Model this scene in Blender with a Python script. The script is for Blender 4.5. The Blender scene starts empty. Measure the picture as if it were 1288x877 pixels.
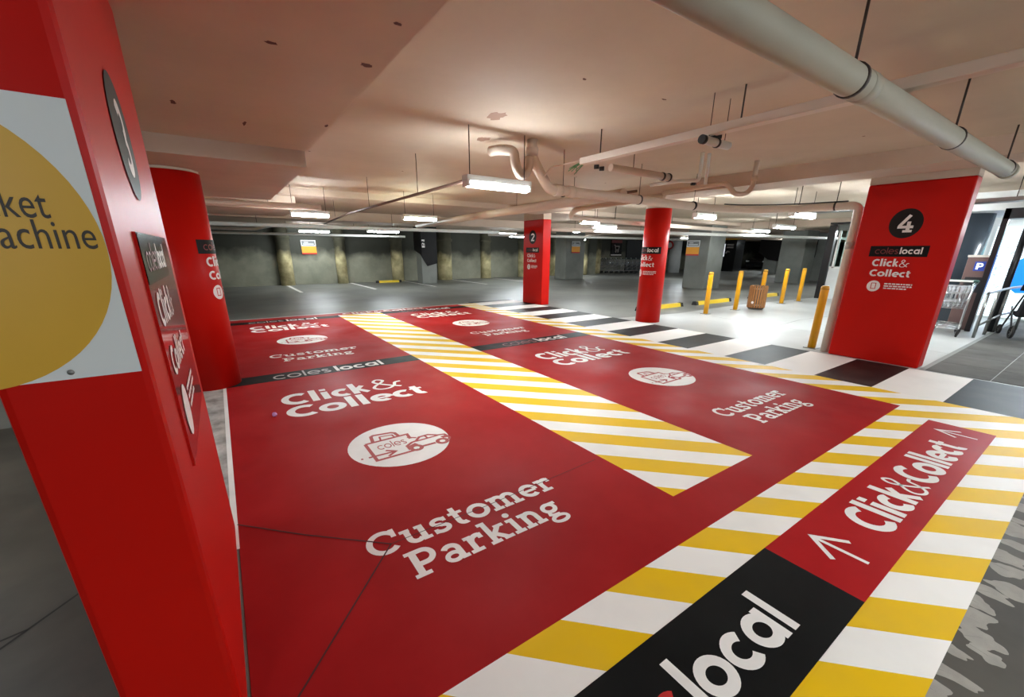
import bpy, bmesh, math, random
from mathutils import Vector, Matrix
random.seed(7)
R = math.radians
scene = bpy.context.scene
col = scene.collection

# ------------------------------------------------------------------ materials
def srgb(r, g, b):
    def f(c):
        c /= 255.0
        return c / 12.92 if c <= 0.04045 else ((c + 0.055) / 1.055) ** 2.4
    return (f(r), f(g), f(b), 1.0)

def new_mat(name):
    m = bpy.data.materials.new(name); m.use_nodes = True
    nt = m.node_tree
    return m, nt, nt.nodes['Principled BSDF']

def mat(name, rgb, rough=0.5, metal=0.0, var=0.08, scale=6.0, bump=0.0, coat=0.0, spec=0.5, rvar=0.0):
    """plain paint / plastic / metal with a little procedural mottling"""
    m, nt, p = new_mat(name)
    c = srgb(*rgb)
    tc = nt.nodes.new('ShaderNodeTexCoord')
    nz = nt.nodes.new('ShaderNodeTexNoise'); nz.inputs['Scale'].default_value = scale; nz.inputs['Detail'].default_value = 5
    nt.links.new(tc.outputs['Object'], nz.inputs['Vector'])
    mx = nt.nodes.new('ShaderNodeMix'); mx.data_type = 'RGBA'
    mx.inputs['A'].default_value = tuple(max(0, x * (1 - var)) for x in c[:3]) + (1,)
    mx.inputs['B'].default_value = tuple(min(1, x * (1 + var)) for x in c[:3]) + (1,)
    nt.links.new(nz.outputs['Fac'], mx.inputs['Factor'])
    nt.links.new(mx.outputs['Result'], p.inputs['Base Color'])
    p.inputs['Roughness'].default_value = rough
    if rvar:
        mr = nt.nodes.new('ShaderNodeMapRange'); mr.inputs['From Min'].default_value = 0.3; mr.inputs['From Max'].default_value = 0.7
        mr.inputs['To Min'].default_value = rough - rvar; mr.inputs['To Max'].default_value = rough + rvar
        nt.links.new(nz.outputs['Fac'], mr.inputs['Value']); nt.links.new(mr.outputs['Result'], p.inputs['Roughness'])
    p.inputs['Metallic'].default_value = metal
    p.inputs['Specular IOR Level'].default_value = spec
    p.inputs['Coat Weight'].default_value = coat
    p.inputs['Coat Roughness'].default_value = 0.12
    if bump:
        b = nt.nodes.new('ShaderNodeBump'); b.inputs['Strength'].default_value = bump; b.inputs['Distance'].default_value = 0.01
        n2 = nt.nodes.new('ShaderNodeTexNoise'); n2.inputs['Scale'].default_value = scale * 9; n2.inputs['Detail'].default_value = 4
        nt.links.new(tc.outputs['Object'], n2.inputs['Vector'])
        nt.links.new(n2.outputs['Fac'], b.inputs['Height']); nt.links.new(b.outputs['Normal'], p.inputs['Normal'])
    return m

def emit(name, rgb, strength):
    m, nt, p = new_mat(name)
    p.inputs['Base Color'].default_value = srgb(*rgb)
    p.inputs['Emission Color'].default_value = srgb(*rgb)
    p.inputs['Emission Strength'].default_value = strength
    p.inputs['Roughness'].default_value = 0.4
    return m

def glass(name, rgb, rough=0.02):
    m, nt, p = new_mat(name)
    p.inputs['Base Color'].default_value = srgb(*rgb)
    p.inputs['Roughness'].default_value = rough
    p.inputs['Transmission Weight'].default_value = 1.0
    p.inputs['IOR'].default_value = 1.1
    return m

def stripes(name, cA, cB, vec, off, period, duty, rough=0.45, wear=0.12):
    """two colours of road paint alternating along the direction vec of the object's own space"""
    m, nt, p = new_mat(name)
    N = nt.nodes.new; L = nt.links.new
    tc = N('ShaderNodeTexCoord')
    d = N('ShaderNodeVectorMath'); d.operation = 'DOT_PRODUCT'; d.inputs[1].default_value = vec
    L(tc.outputs['Object'], d.inputs[0])
    a = N('ShaderNodeMath'); a.operation = 'SUBTRACT'; a.inputs[1].default_value = off - period * 200
    L(d.outputs['Value'], a.inputs[0])
    b = N('ShaderNodeMath'); b.operation = 'DIVIDE'; b.inputs[1].default_value = period; L(a.outputs[0], b.inputs[0])
    f = N('ShaderNodeMath'); f.operation = 'FRACT'; L(b.outputs[0], f.inputs[0])
    g = N('ShaderNodeMath'); g.operation = 'LESS_THAN'; g.inputs[1].default_value = duty; L(f.outputs[0], g.inputs[0])
    mx = N('ShaderNodeMix'); mx.data_type = 'RGBA'
    mx.inputs['A'].default_value = srgb(*cB); mx.inputs['B'].default_value = srgb(*cA)
    L(g.outputs[0], mx.inputs['Factor'])
    nz = N('ShaderNodeTexNoise'); nz.inputs['Scale'].default_value = 2.5; nz.inputs['Detail'].default_value = 8
    L(tc.outputs['Object'], nz.inputs['Vector'])
    mr = N('ShaderNodeMapRange'); mr.inputs['From Min'].default_value = 0.45; mr.inputs['From Max'].default_value = 0.75
    mr.inputs['To Min'].default_value = 0.0; mr.inputs['To Max'].default_value = wear
    L(nz.outputs['Fac'], mr.inputs['Value'])
    m2 = N('ShaderNodeMix'); m2.data_type = 'RGBA'; m2.inputs['B'].default_value = srgb(150, 140, 128)
    L(mr.outputs['Result'], m2.inputs['Factor']); L(mx.outputs['Result'], m2.inputs['A'])
    L(m2.outputs['Result'], p.inputs['Base Color'])
    p.inputs['Roughness'].default_value = rough; p.inputs['Specular IOR Level'].default_value = 0.12
    return m

def concrete(name, dark, light, scale=0.8, rough=0.5, rvar=0.12, bump=0.15, extra=None, spec=0.5):
    m, nt, p = new_mat(name); p.inputs['Specular IOR Level'].default_value = spec
    N = nt.nodes.new; L = nt.links.new
    tc = N('ShaderNodeTexCoord')
    n1 = N('ShaderNodeTexNoise'); n1.inputs['Scale'].default_value = scale; n1.inputs['Detail'].default_value = 6; n1.inputs['Roughness'].default_value = 0.62
    L(tc.outputs['Object'], n1.inputs['Vector'])
    cr = N('ShaderNodeValToRGB')
    cr.color_ramp.elements[0].position = 0.32; cr.color_ramp.elements[0].color = srgb(*dark)
    cr.color_ramp.elements[1].position = 0.68; cr.color_ramp.elements[1].color = srgb(*light)
    L(n1.outputs['Fac'], cr.inputs['Fac'])
    out = cr.outputs['Color']
    if extra: out = extra(nt, tc, out)
    L(out, p.inputs['Base Color'])
    n2 = N('ShaderNodeTexNoise'); n2.inputs['Scale'].default_value = scale * 1.7; n2.inputs['Detail'].default_value = 3
    L(tc.outputs['Object'], n2.inputs['Vector'])
    mr = N('ShaderNodeMapRange'); mr.inputs['From Min'].default_value = 0.3; mr.inputs['From Max'].default_value = 0.7
    mr.inputs['To Min'].default_value = rough - rvar; mr.inputs['To Max'].default_value = rough + rvar
    L(n2.outputs['Fac'], mr.inputs['Value']); L(mr.outputs['Result'], p.inputs['Roughness'])
    n3 = N('ShaderNodeTexNoise'); n3.inputs['Scale'].default_value = 35; n3.inputs['Detail'].default_value = 5
    L(tc.outputs['Object'], n3.inputs['Vector'])
    b = N('ShaderNodeBump'); b.inputs['Strength'].default_value = bump; b.inputs['Distance'].default_value = 0.01
    L(n3.outputs['Fac'], b.inputs['Height']); L(b.outputs['Normal'], p.inputs['Normal'])
    return m

def wall_stain(nt, tc, out):
    """damp band across the upper part of the basement wall and run-down streaks"""
    N = nt.nodes.new; L = nt.links.new
    sp = N('ShaderNodeSeparateXYZ'); L(tc.outputs['Object'], sp.inputs[0])
    nz = N('ShaderNodeTexNoise'); nz.inputs['Scale'].default_value = 1.1; nz.inputs['Detail'].default_value = 6
    mp = N('ShaderNodeMapping'); mp.inputs['Scale'].default_value = (1.0, 1, 0.8)
    L(tc.outputs['Object'], mp.inputs[0]); L(mp.outputs[0], nz.inputs['Vector'])
    a = N('ShaderNodeMath'); a.operation = 'MULTIPLY_ADD'; a.inputs[1].default_value = 1.3; L(nz.outputs['Fac'], a.inputs[0]); L(sp.outputs['Z'], a.inputs[2])
    mr = N('ShaderNodeMapRange'); mr.inputs['From Min'].default_value = 1.72; mr.inputs['From Max'].default_value = 2.15
    L(a.outputs[0], mr.inputs['Value'])
    mr.inputs['To Max'].default_value = 0.92
    mx = N('ShaderNodeMix'); mx.data_type = 'RGBA'; mx.inputs['B'].default_value = srgb(46, 47, 40)
    L(mr.outputs['Result'], mx.inputs['Factor']); L(out, mx.inputs['A'])
    return mx.outputs['Result']

def ceil_specks(nt, tc, out):
    N = nt.nodes.new; L = nt.links.new
    v = N('ShaderNodeTexVoronoi'); v.inputs['Scale'].default_value = 1.7; L(tc.outputs['Object'], v.inputs['Vector'])
    nz = N('ShaderNodeTexNoise'); nz.inputs['Scale'].default_value = 30; L(tc.outputs['Object'], nz.inputs['Vector'])
    a = N('ShaderNodeMath'); a.operation = 'MULTIPLY_ADD'; a.inputs[1].default_value = 0.04; L(nz.outputs['Fac'], a.inputs[0]); L(v.outputs['Distance'], a.inputs[2])
    g = N('ShaderNodeMath'); g.operation = 'LESS_THAN'; g.inputs[1].default_value = 0.047; L(a.outputs[0], g.inputs[0])
    mx = N('ShaderNodeMix'); mx.data_type = 'RGBA'; mx.inputs['B'].default_value = srgb(96, 60, 50)
    L(g.outputs[0], mx.inputs['Factor']); L(out, mx.inputs['A'])
    return mx.outputs['Result']

M = {}
M['floor'] = concrete('floor_concrete', (98, 99, 94), (128, 128, 122), 0.45, 0.42, 0.04, 0.0)
M['floor_pale'] = concrete('floor_pale_concrete', (160, 161, 158), (186, 187, 184), 0.5, 0.38, 0.04, 0.0)
M['floor_dark'] = concrete('floor_dark_concrete', (52, 49, 43), (84, 79, 70), 0.9, 0.5, 0.1, 0.0)
M['floor_wet'] = concrete('floor_sealed_concrete', (84, 86, 82), (126, 126, 118), 0.35, 0.3, 0.12, 0.0)
M['pavers'] = concrete('paver_stone', (72, 71, 67), (98, 96, 92), 1.2, 0.75, 0.1, 0.1, spec=0.1)
M['ceiling'] = concrete('ceiling_paint', (194, 177, 157), (208, 191, 170), 0.7, 0.75, 0.08, 0.05, ceil_specks, spec=0.12)
M['ceiling_beam'] = concrete('beam_paint', (190, 170, 152), (206, 186, 168), 0.9, 0.75, 0.08, 0.05, spec=0.15)
M['wall'] = concrete('basement_wall', (104, 105, 90), (152, 150, 132), 0.6, 0.8, 0.08, 0.3, wall_stain)
M['pilaster'] = concrete('stained_pilaster', (150, 138, 98), (224, 212, 164), 2.2, 0.8, 0.08, 0.5, wall_stain)
M['grey_col'] = concrete('grey_column', (104, 106, 100), (128, 130, 124), 0.9, 0.6, 0.1, 0.2)
M['white_wall'] = concrete('white_wall', (206, 208, 206), (228, 230, 228), 0.8, 0.5, 0.1, 0.05)
M['floor_red'] = concrete('red_floor_paint', (150, 21, 23), (170, 33, 34), 0.9, 0.5, 0.1, 0.0, spec=0.05)
M['banner_red'] = concrete('banner_red_paint', (160, 22, 26), (178, 32, 34), 1.2, 0.42, 0.06, 0.0, spec=0.05)
M['floor_black'] = concrete('black_floor_paint', (20, 20, 20), (32, 32, 31), 1.4, 0.5, 0.1, 0.0, spec=0.05)
M['floor_white'] = concrete('white_floor_paint', (234, 230, 225), (250, 246, 241), 2.0, 0.5, 0.08, 0.0, spec=0.05)
M['floor_silver'] = mat('pale_grey_floor_paint', (176, 168, 164), 0.5)
M['crack'] = mat('crack_dark', (74, 20, 20), 0.8)
M['joint'] = mat('joint_dark', (44, 42, 39), 0.9)
M['hatch'] = stripes('yellow_white_hatching', (238, 192, 18), (250, 246, 240), (1, 1, 0), 2.775, 0.551, 0.5)
M['zebra'] = stripes('black_white_crossing', (246, 242, 236), (22, 21, 21), (0, 1, 0), 0.78, 1.193, 0.508, 0.45, 0.1)
M['red'] = mat('red_gloss_paint', (192, 20, 11), 0.4, 0, 0.08, 1.5, 0.03, 0.0, 0.13)
M['black'] = mat('black_sign_vinyl', (22, 20, 20), 0.5, spec=0.15)
M['gloss_black'] = mat('gloss_black_vinyl', (30, 30, 30), 0.15)
M['disc'] = mat('dark_disc_vinyl', (30, 26, 25), 0.5, spec=0.2)
M['white'] = mat('white_vinyl', (238, 230, 226), 0.45)
M['grey_text'] = mat('grey_vinyl', (176, 168, 164), 0.45)
M['red_text'] = mat('red_vinyl', (196, 36, 34), 0.45)
M['dull_red_text'] = mat('dull_red_vinyl', (120, 44, 42), 0.45)
M['red_line'] = mat('red_line_paint', (170, 46, 44), 0.5)
M['plate'] = mat('white_plate', (222, 226, 226), 0.4, 0, 0.03)
M['ochre'] = mat('ochre_print', (214, 166, 48), 0.4, 0, 0.05)
M['text_dark'] = mat('dark_print', (52, 44, 36), 0.5)
M['steel'] = mat('steel', (150, 150, 148), 0.35, 0.9)
M['chrome'] = mat('chrome_wire', (205, 208, 210), 0.25, 0.85)
M['rod'] = mat('dark_threaded_rod', (70, 62, 58), 0.5, 0.6)
M['pvc'] = mat('painted_pipe', (218, 200, 182), 0.5, 0, 0.05)
M['pvc_grey'] = mat('grey_pipe', (178, 174, 158), 0.55, 0, 0.06, spec=0.3)
M['pvc_white'] = mat('white_pipe', (232, 232, 226), 0.35, 0, 0.04)
M['downpipe'] = mat('scuffed_downpipe', (176, 168, 158), 0.4, 0, 0.15, 9)
M['conduit'] = mat('brown_conduit', (120, 94, 82), 0.5, 0.1)
M['trunking'] = mat('painted_trunking', (206, 188, 172), 0.45)
M['cable'] = mat('black_cable', (34, 32, 32), 0.6)
M['green'] = mat('green_wire', (60, 120, 70), 0.5)
M['yellow'] = mat('yellow_bollard_paint', (238, 168, 16), 0.35, 0, 0.1, 5)
M['yellow_cap'] = mat('worn_yellow_cap', (206, 150, 40), 0.4)
M['stop'] = mat('yellow_rubber', (232, 198, 44), 0.5, 0, 0.12)
M['rubber'] = mat('black_rubber', (32, 30, 29), 0.7)
M['timber'] = mat('timber_slats', (158, 106, 58), 0.55, 0, 0.3, 14, 0.2)
M['dark_metal'] = mat('dark_metal', (48, 48, 50), 0.4, 0.5)
M['black_frame'] = mat('black_door_frame', (26, 27, 28), 0.3, 0.2)
M['dark_col'] = mat('dark_blue_grey_column', (58, 66, 74), 0.22, 0, 0.06)
M['kiosk'] = mat('brown_kiosk', (96, 74, 70), 0.4, 0, 0.08)
M['kiosk_top'] = mat('kiosk_trim', (200, 190, 180), 0.4)
M['blue'] = mat('blue_sign', (38, 64, 150), 0.4)
M['dark_green'] = mat('dark_green_plastic', (28, 66, 58), 0.4)
M['fabric'] = mat('black_fabric', (22, 22, 26), 0.9)
M['car_paint'] = mat('black_car_paint', (20, 20, 22), 0.2, 0.2, coat=0.8)
M['car_glass'] = mat('dark_car_glass', (12, 13, 15), 0.08)
M['alloy'] = mat('alloy_wheel', (160, 160, 162), 0.3, 0.8)
M['orange'] = mat('orange_print', (236, 160, 40), 0.5)
M['scrap'] = mat('pink_scrap', (196, 140, 190), 0.8)
M['lamp_body'] = mat('lamp_body', (226, 228, 222), 0.4)
M['tube'] = emit('fluorescent_tube', (240, 250, 255), 185.0)
M['tube_green'] = emit('fluorescent_tube_greenish', (240, 255, 236), 185.0)
M['lightbox'] = emit('backlit_panel', (216, 232, 238), 1.3)
M['lightbox_blue'] = emit('backlit_blue', (20, 110, 225), 1.3)
M['lightbox_teal'] = emit('backlit_teal', (130, 200, 214), 1.1)
M['lightbox_grey'] = emit('backlit_grey', (170, 184, 190), 0.9)
M['screen_white'] = emit('backlit_white', (235, 238, 245), 1.0)
M['glass'] = glass('green_tinted_glass', (206, 226, 218))

# ------------------------------------------------------------------ mesh builder
class MB:
    def __init__(s): s.v = []; s.f = []; s.sm = []
    def add(s, vs, fs, smooth=False):
        o = len(s.v); s.v += [tuple(x) for x in vs]
        s.f += [tuple(i + o for i in f) for f in fs]; s.sm += [smooth] * len(fs)
        return s
    def box(s, x0, x1, y0, y1, z0, z1, ch=0.0):
        if ch <= 0:
            vs = [(x, y, z) for z in (z0, z1) for y in (y0, y1) for x in (x0, x1)]
            return s.add(vs, [(0, 2, 3, 1), (4, 5, 7, 6), (0, 1, 5, 4), (2, 6, 7, 3), (0, 4, 6, 2), (1, 3, 7, 5)])
        bm = bmesh.new(); bmesh.ops.create_cube(bm, size=1)
        for v in bm.verts:
            v.co = Vector((x0 + (v.co.x + .5) * (x1 - x0), y0 + (v.co.y + .5) * (y1 - y0), z0 + (v.co.z + .5) * (z1 - z0)))
        bmesh.ops.bevel(bm, geom=bm.edges[:], offset=ch, segments=2, profile=0.5, affect='EDGES')
        bm.verts.index_update()
        s.add([v.co[:] for v in bm.verts], [tuple(v.index for v in f.verts) for f in bm.faces]); bm.free(); return s
    def prism(s, poly, z0, z1):
        n = len(poly)
        vs = [(x, y, z0) for x, y in poly] + [(x, y, z1) for x, y in poly]
        return s.add(vs, [tuple(range(n))[::-1], tuple(range(n, 2 * n))] + [(i, (i + 1) % n, n + (i + 1) % n, n + i) for i in range(n)])
    def extrude(s, poly, mapf, d0, d1):
        """poly of (a,b); mapf(a,b,d)->xyz"""
        n = len(poly)
        vs = [mapf(a, b, d0) for a, b in poly] + [mapf(a, b, d1) for a, b in poly]
        return s.add(vs, [tuple(range(n))[::-1], tuple(range(n, 2 * n))] + [(i, (i + 1) % n, n + (i + 1) % n, n + i) for i in range(n)])
    def lathe(s, prof, c=(0, 0, 0), seg=24, smooth=True, axis='Z'):
        vs = []; fs = []; n = len(prof)
        for k in range(seg):
            a = 2 * math.pi * k / seg
            for r, z in prof:
                p = (r * math.cos(a), r * math.sin(a), z)
                if axis == 'X': p = (p[2], p[0], p[1])
                if axis == 'Y': p = (p[0], p[2], p[1])
                vs.append((c[0] + p[0], c[1] + p[1], c[2] + p[2]))
        for k in range(seg):
            k2 = (k + 1) % seg
            for i in range(n - 1):
                fs.append((k * n + i, k2 * n + i, k2 * n + i + 1, k * n + i + 1))
        s.add(vs, fs, smooth)
        o = len(s.v) - len(vs)
        for e in (0, n - 1):
            if prof[e][0] > 1e-6:
                s.f.append(tuple(o + k * n + e for k in range(seg))); s.sm.append(False)
        return s
    def cyl(s, p0, p1, r, seg=12, r1=None): return s.tube([p0, p1], r, seg, 0, r1)
    def tube(s, pts, r, seg=10, bend=0.0, r1=None):
        pts = [Vector(p) for p in pts]
        if bend > 0 and len(pts) > 2:
            q = [pts[0]]
            for i in range(1, len(pts) - 1):
                a, b, c = pts[i - 1], pts[i], pts[i + 1]
                d = min(bend, (a - b).length * .49, (c - b).length * .49)
                p0 = b + (a - b).normalized() * d; p2 = b + (c - b).normalized() * d
                for k in range(7):
                    t = k / 6; q.append(p0 * (1 - t) ** 2 + b * 2 * t * (1 - t) + p2 * t * t)
            q.append(pts[-1]); pts = q
        n = len(pts); vs = []; fs = []
        t0 = (pts[1] - pts[0]).normalized()
        up = Vector((0, 0, 1)) if abs(t0.z) < 0.9 else Vector((1, 0, 0))
        nrm = (up - t0 * up.dot(t0)).normalized()
        for i in range(n):
            if i == 0: t = (pts[1] - pts[0])
            elif i == n - 1: t = (pts[-1] - pts[-2])
            else: t = (pts[i + 1] - pts[i]).normalized() + (pts[i] - pts[i - 1]).normalized()
            t = t.normalized(); nrm = (nrm - t * nrm.dot(t)).normalized(); bi = t.cross(nrm)
            rr = r if r1 is None else r + (r1 - r) * i / (n - 1)
            for k in range(seg):
                a = 2 * math.pi * k / seg
                vs.append(pts[i] + nrm * (rr * math.cos(a)) + bi * (rr * math.sin(a)))
        for i in range(n - 1):
            for k in range(seg):
                k2 = (k + 1) % seg
                fs.append((i * seg + k, i * seg + k2, (i + 1) * seg + k2, (i + 1) * seg + k))
        s.add(vs, fs, True); o = len(s.v) - len(vs)
        s.f.append(tuple(o + k for k in range(seg))[::-1]); s.sm.append(False)
        s.f.append(tuple(o + (n - 1) * seg + k for k in range(seg))); s.sm.append(False)
        return s
    def build(s, name, m, parent=None, loc=None):
        me = bpy.data.meshes.new(name); me.from_pydata(s.v, [], s.f); me.update()
        bm = bmesh.new(); bm.from_mesh(me); bmesh.ops.recalc_face_normals(bm, faces=bm.faces); bm.to_mesh(me); bm.free()
        for p, sm in zip(me.polygons, s.sm): p.use_smooth = sm
        me.materials.append(m)
        o = bpy.data.objects.new(name, me); col.objects.link(o)
        if parent is not None: o.parent = parent
        if loc is not None: o.location = loc
        return o

class Flat(MB):
    """sheet goods whose faces are already oriented (no normal recalculation needed)"""
    pass

def tag(o, label=None, cat=None, group=None, kind=None):
    if label: o['label'] = label
    if cat: o['category'] = cat
    if group: o['group'] = group
    if kind: o['kind'] = kind
    return o
def empty(name, loc=(0, 0, 0), rz=0.0, label=None, cat=None, group=None):
    o = bpy.data.objects.new(name, None); o.empty_display_size = 0.1; col.objects.link(o)
    o.location = loc; o.rotation_euler = (0, 0, rz)
    return tag(o, label, cat, group)
def struct(o): o['kind'] = 'structure'; return o
def copy_tree(o, parent=None):
    c = o.copy(); col.objects.link(c)
    if parent is not None: c.parent = parent
    for ch in list(o.children): copy_tree(ch, c)
    return c

# ------------------------------------------------------------------ stroke lettering
def arc(cx, cy, rx, ry, a0, a1, n=None):
    n = n or max(4, int(abs(a1 - a0) / 11))
    return [(cx + rx * math.cos(R(a0 + (a1 - a0) * i / n)), cy + ry * math.sin(R(a0 + (a1 - a0) * i / n))) for i in range(n + 1)]
def catmull(p, n=7):
    q = []
    P = [p[0]] + list(p) + [p[-1]]
    for i in range(1, len(P) - 2):
        for k in range(n):
            t = k / n
            q.append(tuple(0.5 * ((2 * P[i][j]) + (-P[i - 1][j] + P[i + 1][j]) * t + (2 * P[i - 1][j] - 5 * P[i][j] + 4 * P[i + 1][j] - P[i + 2][j]) * t * t
                                  + (-P[i - 1][j] + 3 * P[i][j] - 3 * P[i + 1][j] + P[i + 2][j]) * t ** 3) for j in (0, 1)))
    q.append(tuple(p[-1])); return q
def ribbon(pts, w):
    closed = math.hypot(pts[0][0] - pts[-1][0], pts[0][1] - pts[-1][1]) < 1e-6
    q = [pts[0]]
    for a in pts[1:]:
        b = q[-1]; d = math.hypot(a[0] - b[0], a[1] - b[1])
        if d < 1e-9: continue
        k = max(1, int(d / 0.12))
        for i in range(1, k + 1): q.append((b[0] + (a[0] - b[0]) * i / k, b[1] + (a[1] - b[1]) * i / k))
    n = len(q); L = []; Rr = []
    for i in range(n):
        if closed: a, c = q[(i - 1) % (n - 1)], q[(i + 1) % (n - 1)]
        else: a, c = q[max(0, i - 1)], q[min(n - 1, i + 1)]
        b = q[i]
        d1 = (b[0] - a[0], b[1] - a[1]); d2 = (c[0] - b[0], c[1] - b[1])
        def nn(d):
            l = math.hypot(*d); return (d[0] / l, d[1] / l) if l > 1e-9 else None
        d1 = nn(d1); d2 = nn(d2)
        if d1 is None: d1 = d2
        if d2 is None: d2 = d1
        t = nn((d1[0] + d2[0], d1[1] + d2[1])) or d1
        cs = max(0.5, t[0] * d1[0] + t[1] * d1[1])
        h = w / 2 / cs
        L.append((b[0] - t[1] * h, b[1] + t[0] * h)); Rr.append((b[0] + t[1] * h, b[1] - t[0] * h))
    return [[Rr[i], Rr[i + 1], L[i + 1], L[i]] for i in range(n - 1)]
def rect(x0, x1, y0, y1): return ribbon([(x0, (y0 + y1) / 2), (x1, (y0 + y1) / 2)], y1 - y0)

def sans(ch):
    W = 0.215; S = []
    def st(p, w=W): S.extend(ribbon(p, w))
    adv = 0.6
    if ch == 'C': st(arc(.45, .48, .36, .40, 52, 308)); adv = .78
    elif ch == 'l': st([(.14, 1.05), (.14, 0)]); adv = .31
    elif ch == 'i': st([(.14, .7), (.14, 0)]); S.extend(rect(.04, .24, .82, 1.0)); adv = .31
    elif ch == 'c': st(arc(.34, .345, .25, .27, 55, 305)); adv = .57
    elif ch == 'k': st([(.14, 1.05), (.14, 0)]); st([(.18, .33), (.47, .70)], .18); st([(.24, .42), (.52, 0)], .18); adv = .60
    elif ch == 'o': st(arc(.37, .345, .27, .27, 0, 360)); adv = .75
    elif ch == 'e': st([(.12, .33), (.60, .33)], .13); st([(.60, .33)] + arc(.36, .345, .25, .27, 5, 305)[1:]); adv = .69
    elif ch == 't': st([(.19, .9), (.19, .22)] + arc(.33, .22, .14, .14, 180, 290)); S.extend(rect(.02, .42, .56, .70)); adv = .47
    elif ch == '&':
        st(catmull([(.74, .02), (.52, .24), (.28, .56), (.20, .78), (.32, .96), (.46, .82), (.36, .62), (.16, .40), (.08, .2), (.2, .03), (.42, .02), (.6, .2), (.7, .46), (.86, .5)]), .085); adv = .92
    elif ch == 'P': st([(.14, 0), (.14, 1)]); st([(.14, .91), (.4, .91)] + arc(.4, .68, .22, .23, 90, -90) + [(.14, .45)], .17); adv = .68
    elif ch == 'B':
        st([(.14, 0), (.14, 1)]); st([(.14, .92), (.38, .92)] + arc(.38, .73, .19, .19, 90, -90) + [(.14, .54)], .15); st([(.14, .54), (.42, .54)] + arc(.42, .31, .2, .23, 90, -90) + [(.14, .08)], .15); adv = .7
    elif ch == '1': st([(.3, 0), (.3, 1)]); st([(.32, .93), (.1, .76)], .15); adv = .5
    elif ch == '2': st(arc(.36, .70, .24, .21, 165, -20) + [(.14, .1)], .18); S.extend(rect(.06, .66, 0, .17)); adv = .72
    elif ch == '3': st(arc(.33, .72, .22, .2, 150, -75), .18); st(arc(.33, .29, .25, .22, 85, -150), .18); adv = .7
    elif ch == '4':
        st([(.52, 1.0), (.1, .36)], .17); S.extend(rect(.02, .76, .22, .38)); st([(.52, .62), (.52, .06)], .18); S.extend(rect(.3, .74, -.02, .12)); adv = .78
    elif ch == ' ': adv = .3
    return S, adv

def slab(ch):
    W = 0.17; H = 0.13; S = []
    def st(p, w=W): S.extend(ribbon(p, w))
    def sf(x, y, h=.17, hh=H): S.extend(rect(x - h, x + h, y, y + hh))
    adv = .7
    if ch == 'C':
        st(arc(.47, .5, .37, .42, 40, 315)); S.extend(rect(.70, .84, .60, .96)); adv = .9
    elif ch == 'u':
        st([(.18, .70), (.18, .26)] + arc(.36, .26, .18, .18, 180, 330)[1:]); st([(.58, .70), (.58, 0)]); sf(.14, .57, .14); sf(.54, .57, .12); S.extend(rect(.56, .76, 0, H)); adv = .80
    elif ch == 's':
        st(arc(.29, .51, .18, .13, 25, 270, 14) + arc(.29, .20, .2, .14, 80, -155, 14), .15); S.extend(rect(.41, .53, .48, .68)); S.extend(rect(.04, .16, .02, .22)); adv = .60
    elif ch == 't':
        st([(.22, .92), (.22, .22)] + arc(.36, .22, .14, .14, 180, 300)); S.extend(rect(.03, .46, .57, .70)); adv = .52
    elif ch == 'o': st(arc(.37, .35, .27, .28, 0, 360)); adv = .75
    elif ch == 'm':
        st([(.18, .70), (.18, 0)]); st(arc(.36, .44, .18, .19, 180, 0) + [(.54, 0)]); st(arc(.72, .44, .18, .19, 180, 0) + [(.90, 0)])
        sf(.12, .57, .11); sf(.18, 0); sf(.54, 0, .15); sf(.92, 0); adv = 1.12
    elif ch == 'e': st([(.12, .34), (.60, .34)], .12); st([(.60, .34)] + arc(.36, .35, .26, .28, 5, 310)[1:]); adv = .70
    elif ch == 'r':
        st([(.18, .70), (.18, 0)]); st(arc(.42, .36, .24, .27, 165, 70)); S.extend(rect(.43, .58, .46, .68)); sf(.12, .57, .11); sf(.2, 0, .2); adv = .60
    elif ch == 'P':
        st([(.22, 0), (.22, 1)], .19); st([(.2, .92), (.48, .92)] + arc(.48, .68, .24, .24, 90, -90) + [(.2, .44)], .17); sf(.16, .87, .14); sf(.24, 0, .22); adv = .84
    elif ch == 'a':
        st(arc(.33, .46, .2, .18, 155, 0) + [(.53, .1)]); st(arc(.31, .21, .19, .15, 0, 360), .14); S.extend(rect(.46, .70, 0, H)); adv = .74
    elif ch == 'k':
        st([(.18, 1.0), (.18, 0)]); st([(.22, .30), (.54, .64)], .16); st([(.28, .40), (.58, .06)], .16); sf(.12, .87, .12); sf(.18, 0); sf(.56, .57, .16); sf(.60, 0, .16); adv = .80
    elif ch == 'i':
        st([(.19, .70), (.19, 0)]); sf(.14, .57, .13); sf(.19, 0, .18); S.extend(arc_fill(.19, .90, .11)); adv = .40
    elif ch == 'n':
        st([(.18, .70), (.18, 0)]); st(arc(.37, .43, .19, .20, 180, 0) + [(.56, 0)]); sf(.12, .57, .11); sf(.18, 0); sf(.58, 0); adv = .78
    elif ch == 'g':
        st(arc(.33, .46, .21, .18, 0, 360), .15); S.extend(rect(.44, .68, .57, .70)); st([(.2, .28), (.16, .16), (.26, .10), (.48, .08)], .13)
        st(arc(.35, -.10, .26, .14, 0, 360), .13); adv = .72
    elif ch == ' ': adv = .3
    return S, adv
def arc_fill(cx, cy, r, n=14):
    p = arc(cx, cy, r, r, 0, 360, n)
    return [[(cx, cy), p[i], p[i + 1]] for i in range(n)]

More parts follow.
